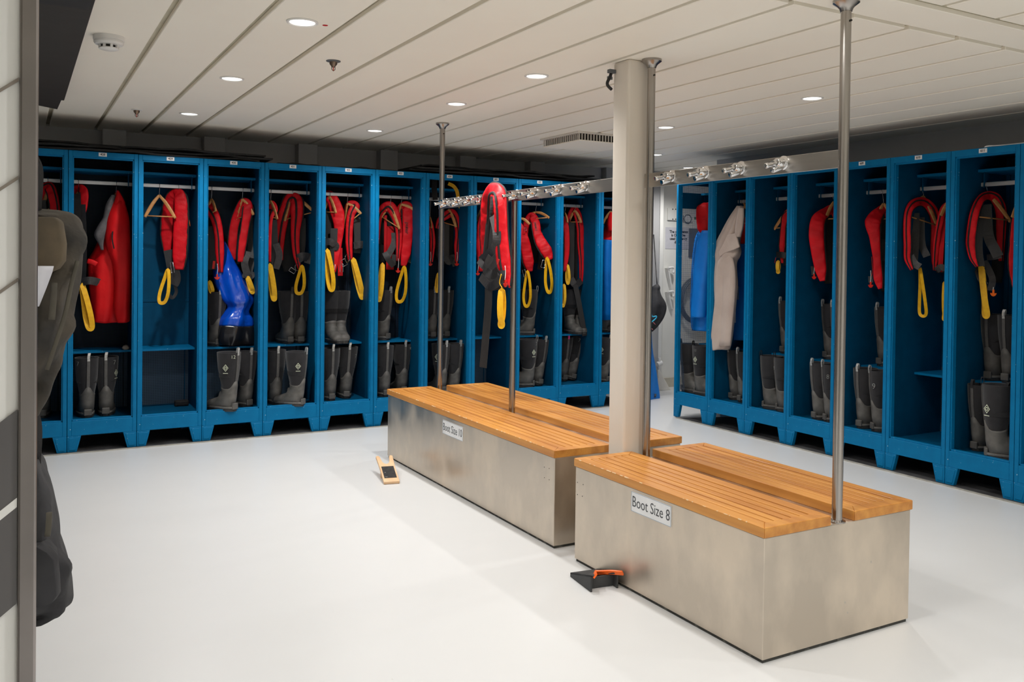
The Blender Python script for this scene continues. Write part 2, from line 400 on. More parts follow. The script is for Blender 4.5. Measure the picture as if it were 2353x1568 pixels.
# square air outlet
t = thing('air_vent', 'square white ceiling air outlet with slotted sides left of the column', 'air vent', (3.77, 5.65, HC))
q = .25
MB().box(-q+.012, q-.012, -q+.012, q-.012, -.058, -.001).build('duct', 'slot_dark', t)
MB().box(-q, q, -q, q, -.066, -.058).build('face_plate', 'ceiling_panel', t, bevel=.002)
MB().box(-q-.02, q+.02, -q-.02, q+.02, -.012, 0).build('collar', 'white_paint', t, bevel=.003)
for (ax, ay) in ((1, 0), (0, 1)):
    for sd in (-1, 1):
        mb = MB()
        for k in range(20):
            p = -q+.004+k*(2*q-.008)/19
            c = (p, sd*(q-.005), -.035) if ax else (sd*(q-.005), p, -.035)
            mb.obox(c, (.0035, 0, 0), (0, .0035, 0), (0, 0, .0235))
        mb.build('side_grille', 'white_paint', t)
# dark ceiling duct at upper left
t = thing('ceiling_duct', 'dark grey flat duct cover fixed under the ceiling at upper left', 'duct', (0, 4.4, HC))
MB().box(-.9, .226, -1.6, 1.22, -.075, 0).build('cover', 'charcoal', t, origin=(0, 0, 0), bevel=.003)
MB().prism([(-.9, 1.22, -.07), (.213, 1.22, -.07), (.205, 1.62, -.07), (.10, 1.52, -.07), (-.9, 1.52, -.07)], (0, 0, .065)).build('end_cap', 'charcoal', t)
MB().box(.02, .21, -1.3, -.99, -.092, -.074).build('hinge_bar', 'black_rubber', t)

# ------------------------------------------------------------------ lockers
w = WL-.003; fr = .033
def make_locker():
    t = thing('locker', '', 'locker', (0, 0, 0), 0, 'open blue metal lockers along the walls')
    z0, z1 = .115, LH
    e = .006
    mb = MB()
    mb.box(0, e, .02, LD, z0, z1); mb.box(w-e, w, .02, LD, z0, z1); mb.box(0, w, .02, LD, z1-e, z1)
    mb.box(0, w, .02, LD, FLZ-.008, FLZ)
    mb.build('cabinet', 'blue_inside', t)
    mb = MB(); mb.box(e, w-e, LD-e, LD, .645, z1-e)
    mb.box(e, w-e, LD-.012, LD-e, .985, 1.01); mb.box(.03, .036, LD-.014, LD-e, FLZ, z1-e); mb.box(w-.036, w-.03, LD-.014, LD-e, FLZ, z1-e)
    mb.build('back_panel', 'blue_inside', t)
    MB().box(e, w-e, LD-e, LD, FLZ, .645).build('mesh_panel', 'mesh_back', t)
    mb = MB()                                                        # front frame with a stepped inner lip
    mb.box(0, fr-.008, 0, .022, z0, z1); mb.box(w-fr+.008, w, 0, .022, z0, z1)
    mb.box(fr-.008, w-fr+.008, 0, .022, 1.996, z1); mb.box(fr-.008, w-fr+.008, 0, .022, z0, .212)
    mb.box(fr-.009, fr, .008, .04, .21, 1.998); mb.box(w-fr, w-fr+.009, .008, .04, .21, 1.998)
    mb.box(fr-.008, w-fr+.008, .008, .04, 1.986, 1.998); mb.box(fr-.008, w-fr+.008, .008, .04, .205, .222)
    mb.build('front_frame', 'blue_paint', t, bevel=.0018, seg=1)
    for y in (0, LD-.03):
        for sd in (0, 1):
            X = lambda x: x if sd == 0 else w-x
            mb = MB(); mb.prism([(X(0), y, z0), (X(.085), y, z0), (X(.058), y, 0.006), (X(.0), y, 0.006)], (0, .03, 0))
            mb.prism([(X(.010), y-.003, z0-.012), (X(.070), y-.003, z0-.012), (X(.050), y-.003, .018), (X(.010), y-.003, .018)], (0, .004, 0))
            mb.build('leg', 'blue_paint', t, bevel=.002, seg=1)
    MB().box(e, w-e, .26, LD-.013, 1.92, 1.937).build('hat_shelf', 'blue_paint', t)
    s = MB().box(e, w-e, .27, LD-.015, -.014, 0).build('boot_shelf', 'blue_paint', t); s.location.z = .652
    MB().box(e+.001, w-e-.001, .287, .313, 1.832, 1.858).build('hanging_rail', 'rail_metal', t, bevel=.004)
    for x in (.03, w-.036): MB().box(x, x+.006, .28, .32, 1.826, 1.92).build('rail_bracket', 'blue_inside', t)
    return t
proto = make_locker()
def plate(t, num, wx):
    c = V((w/2-.008, -.0015, 2.016))
    MB().box(c.x-.025, c.x+.025, -.003, .001, c.z-.0125, c.z+.0125).build('number_plate', 'paper', t)
    pl = [o for o in t.children if o.name.startswith('number_plate')][-1]
    text(num, .020, (c.x, -.0032, c.z), (1, 0, 0), (0, 0, 1), 'number', 'print_black', pl, bold=.0004)
LOCK = {}
names_l = ['427', '428', '429', '430', '431', '432', '433', '434', '601', '602', '603', '604']
desc = {'427': 'at far left, half hidden behind the steel-edged partition', '428': 'holding a red jacket', '429': 'with only a lifejacket and an empty hanger',
        '430': 'holding the blue dry bag', '431': 'with two lifejackets and four boots', '432': 'with two lifejackets, boots on shelf and floor', '433': 'with two lifejackets, left of the far post',
        '434': 'behind the far steel post', '601': 'behind the lifejacket hung on the rail', '602': 'with two slanting lifejackets', '603': 'with pink-tabbed boots',
        '604': 'with a red and blue jacket, beside the column'}
for i, nm in enumerate(names_l):
    t = dup(proto, (XL+(i-1)*WL+.0015, YL, 0), 0, 'open blue metal locker numbered %s, %s' % (nm, desc[nm]))
    plate(t, nm, 0); LOCK[nm] = t
    if nm in ('429', '428'): kid(t, 'boot_shelf')[0].location.z = .655
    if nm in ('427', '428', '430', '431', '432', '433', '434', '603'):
        b = kid(t, 'back_panel')[0]; b.data = b.data.copy(); b.data.materials[0] = M['shaded_back']  # shade behind the hanging gear put into the back panel colour
names_r = ['612', '611', '610', '609', '608', '607', '606', '605']
desc_r = {'612': 'cut off by the right edge of the photo', '611': 'with a white cable on top, at far right', '610': 'with an empty lower half', '609': 'just right of the nearest steel post',
          '608': 'with one plain red lifejacket, behind the near post', '607': 'mostly bare, third from the mesh-sided one', '606': 'holding the beige jacket', '605': 'with a wire mesh end wall'}
for i, nm in enumerate(names_r):
    t = dup(proto, (XR, YR+i*WL-.0015, 0), -PI/2, 'open blue metal locker %s%s' % ('' if nm in ('612', '608', '607', '606', '605') else 'numbered %s, ' % nm, desc_r[nm]))
    plate(t, nm, 0); LOCK[nm] = t
    kid(t, 'boot_shelf')[0].location.z = .625
def purge(o):
    for c in list(o.children): purge(c)
    bpy.data.objects.remove(o)
purge(proto)
# the end locker has a wire mesh side instead of sheet
t = LOCK['605']
for c in list(t.children):
    if c.name.startswith(('cabinet', 'back_panel', 'mesh_panel')): bpy.data.objects.remove(c)
mb = MB(); e = .006
mb.box(w-e, w, .02, LD, .115, LH); mb.box(0, w, .02, LD, LH-e, LH); mb.box(0, w, .02, LD, FLZ-.008, FLZ)
mb.box(0, .02, .02, .05, .115, LH); mb.box(0, .02, LD-.03, LD, .115, LH); mb.box(0, .012, .02, LD, 1.80, 1.935); mb.box(0, .012, .02, LD, .115, .215); mb.box(0, .02, .02, LD, 2.0, LH)
mb.build('cabinet', 'blue_inside', t)
mb = MB(); mb.box(e, w-e, LD-e, LD, FLZ, LH-e); mb.build('back_panel', 'blue_inside', t)
mb = MB()
y = .05
while y < LD-.03: mb.box(.004, .0055, y-.0011, y+.0011, .21, 2.0); y += .0085
z = .218
while z < 2.0: mb.box(.0055, .007, .05, LD-.03, z-.0011, z+.0011); z += .0085
mb.build('mesh_side', 'mesh_wire', t, normals=False)

# ------------------------------------------------------------------ benches
BX0, BX1, BX2, BX3 = 2.1595, 2.478, 2.5974, 2.9178
BT, WT = .46, .036
def seat(x0, x1, y0, y1, parent, name, og):
    bw = .052; z0, z1 = BT-WT, BT
    mb = MB()
    I = [(x0+bw, y0+bw), (x1-bw, y0+bw), (x1-bw, y1-bw), (x0+bw, y1-bw)]
    O = [(x0, y0), (x1, y0), (x1, y1), (x0, y1)]
    for k in range(4):
        a, b, c, d = O[k], O[(k+1) % 4], I[(k+1) % 4], I[k]
        mb.prism([(*p, z0) for p in (a, b, c, d)], (0, 0, WT))
    n = 5; gap = .0065; sw = ((x1-x0-2*bw)-gap*(n+1))/n
    for k in range(n):
        xa = x0+bw+gap+k*(sw+gap)
        mb.box(xa, xa+sw, y0+bw+.001, y1-bw-.001, z0+.004, z1-.001)
    o = mb.build(name, 'teak', parent, origin=og, bevel=.003)
    mb = MB(); mb.box(x0+bw-.01, x1-bw+.01, y0+bw-.01, y1-bw+.01, z0+.0005, z0+.010)
    mb.build('under_board', 'black_rubber', o, origin=og)
    return o
def bench(y0, y1, label, sign, sy, holes):
    og = V(((BX0+BX3)/2, (y0+y1)/2, 0))
    t = thing('bench', label, 'bench', og, 0, 'steel changing benches with teak tops')
    MB().box(BX0+.006, BX3-.006, y0+.006, y1-.006, .012, BT-WT).build('base', 'steel_bench', t, origin=og, bevel=.003)
    MB().box(BX0+.012, BX3-.012, y0+.012, y1-.012, 0, .014).build('plinth', 'plinth_rubber', t, origin=og)
    for nm, xa, xb in (('seat', BX0, BX1), ('seat', BX2, BX3)):
        s = seat(xa, xb, y0, y1, t, nm, og)
        rnd = random.Random(int(y0*100)+int(xa*10))
        mb = MB()                                                    # varnish chipped from the front edge
        for k in range(int((y1-y0)*20)):
            yy = rnd.uniform(y0+.03, y1-.03); ln = rnd.uniform(.002, .010); rr = rnd.uniform(.0005, .0015)
            mb.obox((xa+.0012, yy, BT-.0012), (rr, 0, rr), (0, ln, 0), (-rr*.5, 0, rr*.5))
        if xa == BX0: mb.build('chipped_edge', 'worn_wood', s, origin=og)
    # size sign
    x = BX0+.006
    a, b = sy
    s = MB().box(x-.003, x, a, b, sign[1], sign[2]).build('size_sign', 'paper', t, origin=og, bevel=.0006, seg=1)
    zc = (sign[1]+sign[2])/2
    text(sign[0], .062, (x-.0032, (a+b)/2, zc), (0, -1, 0), (0, 0, 1), 'sign_lettering', 'print_grey', s, origin=og, fit=(b-a)*.93, bold=-.0003)
    mb = MB()
    for za, zb in ((sign[1]+.001, sign[1]+.0025), (sign[2]-.0025, sign[2]-.001)): mb.box(x-.0036, x-.003, a+.001, b-.001, za, zb)
    for ya in (a+.001, b-.0025): mb.box(x-.0036, x-.003, ya, ya+.0015, sign[1]+.001, sign[2]-.001)
    mb.build('sign_border', 'reflector', s, origin=og)
    for (yy, zz) in holes:
        MB().lathe([(.0022, 0), (.0022, .0006)], (x-.0001, yy, zz), (-1, 0, 0), 10).build('screw_hole', 'slot_dark', t, origin=og)
    return t
hB = [hit(u, v, 'x', BX0+.006) for u, v in ((1327, 1109), (1340, 1114), (1327, 1137), (1338, 1141))]
hA = [hit(u, v, 'x', BX0+.006) for u, v in ((1250.6, 1074), (1262, 1077), (1251, 1098), (1262, 1103))]
bench(2.1517, 3.3165, 'near steel bench with twin slatted teak tops and the Boot Size 8 sign', ('Boot Size 8', .330, .411), (2.640, 2.893), [(p.y, p.z) for p in hB])
bench(3.4836, 5.6266, 'far, longer steel bench with twin slatted teak tops and the Boot Size 10 sign', ('Boot Size 10', .320, .401), (4.462, 4.731), [(p.y, p.z) for p in hA])

# ------------------------------------------------------------------ coat hook racks (posts, rail, hooks)
PX = 2.5377
def rack(posts, rail, hooks, label):
    og = V((PX, (rail[0]+rail[1])/2, 0))
    t = thing('coat_rack', label, 'coat rack', og, 0, 'coat hook rails on steel posts')
    for (y, z0, z1) in posts:
        p = MB().lathe([(.0185, z0), (.0185, z1)], (PX, y, 0), n=24).build('post', 'steel_tube', t, smooth='auto', origin=og)
        if z1 > 2: MB().lathe([(.0205, -.04), (.024, -.03), (.030, -.022), (.046, -.010), (.046, 0)], (PX, y, HC), n=28).build('ceiling_flange', 'steel_tube', p, smooth='auto', origin=og)
        MB().lathe([(.030, 0), (.030, .004), (.0195, .008)], (PX, y, z0), n=24).build('foot_ring', 'steel_tube', p, smooth='auto', origin=og)
        if z1 > 2: MB().lathe([(.004, 0), (.004, .006)], (PX, y-.0185, HC-.075), (0, -1, 0), 8).build('grub_screw', 'slot_dark', p, origin=og)
    xr = PX-.010
    MB().box(xr-.004, xr, rail[0], rail[1], 1.682, 1.747).build('rail', 'steel_rail', t, origin=og, bevel=.0015)
    for y in hooks:
        z = 1.722; X = xr-.004
        b = MB().lathe([(.027, 0), (.027, .006), (.024, .009), (.017, .011), (.0165, .040), (.014, .043), (0, .044)], (X, y, z), (-1, 0, 0), 24)
        h = b.build('coat_hook', 'chrome', t, smooth='auto', origin=og)
        MB().lathe([(.0085, .02), (.0085, .082), (.0105, .084), (.0105, .094), (.008, .097), (0, .0975)], (X, y, z+.004), (-1, .04, -.22), 18).build('peg', 'chrome', h, smooth='auto', origin=og)
        MB().lathe([(.0115, 0), (.0115, .046), (.010, .048), (0, .0485)], (X-.012, y+.002, z-.016), (-1, .05, -.32), 18).build('lower_peg', 'chrome', h, smooth='auto', origin=og)
        MB().lathe([(.0155, -.004), (.0155, .004)], (X-.052, y+.003, z-.008), (-1, .04, -.22), 18).build('stop_ring', 'chrome', h, smooth='auto', origin=og)
    return t
rack([(5.61, BT-WT, HC), (4.575, BT-WT, 1.69)], (3.50, 5.632), [5.485, 5.30, 5.12, 4.94, 4.522, 4.307, 4.045, 3.794],
     'far coat hook rail on two steel posts above the size 10 bench')
rack([(3.287, BT-WT, HC), (2.178, BT-WT, HC)], (2.180, 3.312), [3.107, 2.886, 2.673, 2.445],
     'near coat hook rail on two steel posts above the size 8 bench')
# cable clip on the column
t = thing('cable_clip', 'grey clip with a short black cable at the top of the white column', 'cable clip', (2.43, 3.43, 2.18))
og = V((2.43, 3.43, 2.18))
MB().box(2.40, 2.437, 3.425, 3.448, 2.222, 2.24).build('clip', 'hose_grey', t, origin=og, bevel=.003)
MB().tube([(2.418, 3.437, 2.23), (2.412, 3.44, 2.205), (2.402, 3.446, 2.18), (2.408, 3.45, 2.165), (2.43, 3.452, 2.15)], .0075, smooth=4, n=10).build('cable', 'black_rubber', t, smooth=True, origin=og)
MB().box(2.405, 2.432, 3.446, 3.456, 2.195, 2.21).build('clip', 'hose_grey', t, origin=og, bevel=.002)

# ------------------------------------------------------------------ boot jacks
def boot_jacks():
    a = hit(884, 1114, 'z', .0); b = hit(916, 1112, 'z', 0); tipL = hit(850.5, 1052, 'y', 5.27)
    d = ((hit(866, 1075, 'z', .0)-(a+b)/2)); d.z = 0
    ex = (b-a); ex.z = 0; wd = .094; ex.normalize()
    ey = V((-ex.y, ex.x, 0)); o = (a+b)/2
    t = thing('boot_jack', 'wooden V-notched boot jack with a black grip pad on the floor', 'boot jack', o)
    Ln, rise, th = .335, .085, .016
    up = (ey*Ln+V((0, 0, rise))).normalized(); nn = ex.cross(up).normalized()
    if nn.z < 0: nn = -nn
    P = lambda x, y, z=0: V((0, 0, .001))+ex*x+up*y+nn*z
    L = Ln
    pr = [(-.047, 0), (.047, 0), (.047, L*.55), (.052, L), (.037, L+.006), (.029, L*.97), (.025, L*.84), (.021, L*.76), (.013, L*.70), (.0, L*.675), (-.013, L*.70), (-.021, L*.76), (-.025, L*.84), (-.029, L*.97), (-.037, L+.006), (-.052, L), (-.047, L*.55)]
    # outline cut into convex strips joined along the notch
    mb = MB()
    low = [P(x, y) for x, y in ((-.047, 0), (.047, 0), (.047, L*.60), (-.047, L*.60))]
    mb.prism([P(x, y) for x, y in pr], nn*th)
    mb.build('board', 'birch', t, bevel=.002)
    MB().prism([P(x, y, th+.0003) for x, y in ((-.037, .045), (.037, .045), (.037, L*.57), (-.037, L*.57))], nn*.0015).build('grip_pad', 'grip_black', t)
    h = rise*.52
    c = ey*(Ln*.50)
    mb = MB(); mb.prism([c-ex*.042-ey*.012, c-ex*.042+ey*.012, c-ex*.042+ey*.012+V((0, 0, h)), c-ex*.042-ey*.012+V((0, 0, h-.004))], ex*.084)
    mb.build('riser', 'birch', t)
    # black and orange plastic jack
    A = hit(1310, 1326, 'z', 0); B = hit(1357, 1362, 'z', 0); D = hit(1397, 1357, 'z', 0)
    t = thing('boot_jack', 'black plastic boot jack with an orange V edge against the near bench', 'boot jack', (A+B)/2)
    og = (A+B)/2
    ey = (B-A); ln = ey.length; ey.normalize(); ex = (D-B).normalized(); wd = .128
    ex = V((-ey.y, ey.x, 0)); 
    if ex.dot(D-B) < 0: ex = -ex
    zb = .018; zt = .068
    P = lambda x, y, z: A+ex*x+ey*y+V((0, 0, z))
    mb = MB()
    def rib(x0, x1, y1):
        mb.prism([P(x0, 0, 0), P(x0, y1, 0.0), P(x0, y1, zb+(zt-zb)*y1/ln), P(x0, 0, zb)], ex*(x1-x0))
    rib(0, .008, ln); rib(wd-.008, wd, ln)
    # tread plate with a V notch at the high end
    def top(x, y, dz=0): return P(x, y, zb+(zt-zb)*y/ln+dz)
    poly = [top(0, 0), top(wd, 0), top(wd, ln*.62), top(wd*.62, ln*.60), top(wd*.5, ln*.56), top(wd*.38, ln*.60), top(.0, ln)]
    mb.prism([top(0, 0), top(wd, 0), top(wd, ln*.56), top(0, ln*.56)], (0, 0, -.008))
    mb.prism([top(0, ln*.56), top(wd*.42, ln*.56), top(.022, ln), top(0, ln)], (0, 0, -.008))
    mb.prism([top(wd*.58, ln*.56), top(wd, ln*.56), top(wd, ln), top(wd-.022, ln)], (0, 0, -.008))
    mb.prism([P(0, ln*.8, 0), P(wd, ln*.8, 0), P(wd, ln*.8, zt*.7), P(0, ln*.8, zt*.7)], ey*.006)
    mb.build('tread', 'jack_plastic', t, origin=og, bevel=.0015, seg=1)
    mb = MB()
    mb.band([top(.018, ln+.004, -.004), top(wd*.34, ln*.74, -.002), top(wd*.46, ln*.60, -.001), top(wd*.58, ln*.66, -.001), top(wd*.80, ln*.90, .0), top(wd*1.02, ln*1.16, -.004)], .020, .008, ey*.4+ex*.0+V((0, 0, -.05)), smooth=5)
    mb.build('notch_edge', 'orange_bright', t, origin=og, bevel=.002, seg=1)
boot_jacks()

# ------------------------------------------------------------------ boots
def make_boot():
    t = thing('rubber_boot', '', 'boot', (0, 0, 0), 0, 'black rubber boots in the lockers')
    R = [(0, .064, .41, .078, .084), (0, .063, .36, .076, .081), (0, .062, .30, .072, .076), (0, .060, .24, .062, .067), (0, .058, .19, .053, .058), (0, .056, .15, .046, .053),
         (20, .060, .115, .045, .056), (45, .075, .078, .045, .078), (70, .110, .060, .047, .054), (90, .148, .048, .049, .044), (90, .192, .041, .050, .036), (90, .229, .036, .043, .029), (90, .250, .033, .026, .020)]
    n = 24
    def ring(r, grow=0., zoff=None):
        tt, cy, cz, a, b = r; tt = math.radians(tt); out = []
        for i in range(n):
            th = 2*PI*i/n; x = (a+grow)*math.cos(th); q = (b+grow)*math.sin(th)
            out.append(V((x, cy+q*math.cos(tt), max(cz+q*math.sin(tt), .006))))
        return out
    mb = MB(); rings = [ring(r) for r in R[:7]]
    top_in = [V((p.x*.93, (p.y-.064)*.93+.064, p.z)) for p in rings[0]]
    deep = [V((p.x*.9, (p.y-.064)*.9+.064, .24)) for p in ring(R[2])]
    rim = [V((p.x*1.0, p.y, p.z+.004)) for p in rings[0]]
    mb.loft([deep, top_in, rim]+rings)
    mb.build('shaft', 'neoprene', t, smooth=True)
    # rubber lower with a wavy top edge, highest at the heel
    mb = MB(); rr = []
    def shaft_at(z, th, grow):
        for k in range(5):
            a, b = R[k], R[k+1]
            if a[2] >= z >= b[2]:
                f = (a[2]-z)/(a[2]-b[2]); cy, A, B = [a[j]*(1-f)+b[j]*f for j in (1, 3, 4)]
                return V(((A+grow)*math.cos(th), cy+(B+grow)*math.sin(th), z))
    def wav(th): return .160+.058*max(0, -math.sin(th))**6+.016*max(0, math.sin(th))**2
    rr.append([shaft_at(wav(2*PI*i/n), 2*PI*i/n, .0002) for i in range(n)])
    rr.append([shaft_at(wav(2*PI*i/n), 2*PI*i/n, .004) for i in range(n)])
    rr.append([shaft_at(.151+.3*(wav(2*PI*i/n)-.16), 2*PI*i/n, .004) for i in range(n)])
    rr += [ring(r, .004) for r in R[6:]]
    mb.loft(rr); mb.build('foot', 'boot_rubber', t, smooth=True)
    def sole(z0, z1, grow, name, m):
        out = []
        for i in range(28):
            a = 2*PI*i/28; s_, c_ = math.sin(a), math.cos(a)
            y = .134+(.128+grow)*s_
            f = (y+.0)/.265
            wdt = (.040+.014*math.sin(min(max(f, 0), 1)*PI*.9+.35)) + grow
            if s_ < 0: wdt *= .93
            out.append((math.copysign(abs(c_)**.65, c_)*wdt, y, z0))
        mb = MB(); mb.prism(out, (0, 0, z1-z0)); return mb.build(name, m, t, bevel=.003, seg=2)
    sole(0, .020, .004, 'sole', 'boot_sole'); sole(.020, .034, .007, 'welt', 'boot_welt')
    MB().obox((0, .006, .037), (.025, 0, 0), (0, .009, 0), (0, 0, .022)).build('heel_block', 'boot_rubber', t, bevel=.005)
    pts = [shaft_at(z, -PI/2, .002) for z in (.405, .35, .30, .25, .215)]
    MB().band(pts, .019, .003, (0, -1, 0), smooth=3).build('heel_strip', 'boot_strip', t)
    p = shaft_at(.395, -PI/2, .003)
    MB().band([p, p+V((0, -.003, .03)), p+V((.004, .000, .052)), p+V((.004, .010, .050)), p+V((0, .012, .018))], .017, .0025, (0, -1, 0.02), smooth=4).build('pull_tab', 'tab_silver', t)
    return t
bootp = make_boot()
def add_logo(t, ang, z, sc=1.):
    """white diamond badge with a bar under it on the shaft"""
    th = ang; a, b = .0725+.0018, .077+.0018
    c = V((a*math.cos(th), .062+b*math.sin(th), z)); nn = V((math.cos(th)/a, math.sin(th)/b, 0)).normalized(); ex = V((-nn.y, nn.x, 0))
    g = MB(); r = .020*sc; k = .0028*sc
    D = lambda x, y, h=0: c+ex*x+V((0, 0, y))+nn*h
    cor = [(0, r*1.25), (r, 0), (0, -r*1.25), (-r, 0)]
    for i in range(4):
        (x0, y0), (x1, y1) = cor[i], cor[(i+1) % 4]
        f = 1-k/r*1.4
        g.prism([D(x0, y0), D(x1, y1), D(x1*f, y1*f), D(x0*f, y0*f)], nn*.001)
    for q in range(10):
        a0, a1 = 2*PI*q/10, 2*PI*(q+1)/10
        g.prism([D(math.cos(a0)*r*.48, math.sin(a0)*r*.5), D(math.cos(a1)*r*.48, math.sin(a1)*r*.5), D(math.cos(a1)*r*.3, math.sin(a1)*r*.3), D(math.cos(a0)*r*.3, math.sin(a0)*r*.3)], nn*.001)
    g.prism([D(-r*.85, -r*1.95), D(r*.85, -r*1.95), D(r*.85, -r*1.75), D(-r*.85, -r*1.75)], nn*.001)
    g.build('badge', 'mark_pale', t)
def add_number(t, s, ang, z, m='mark_white', size=.045):
    th = ang; a, b = .077+.0022, .0825+.0022
    c = V((a*math.cos(th), .063+b*math.sin(th), z)); nn = V((math.cos(th)/a, math.sin(th)/b, 0)).normalized(); ex = V((-nn.y, nn.x, 0))
    text(s, size, c, ex, (0, 0, 1), 'size_mark', m, t, depth=.0008, bold=-.0006)
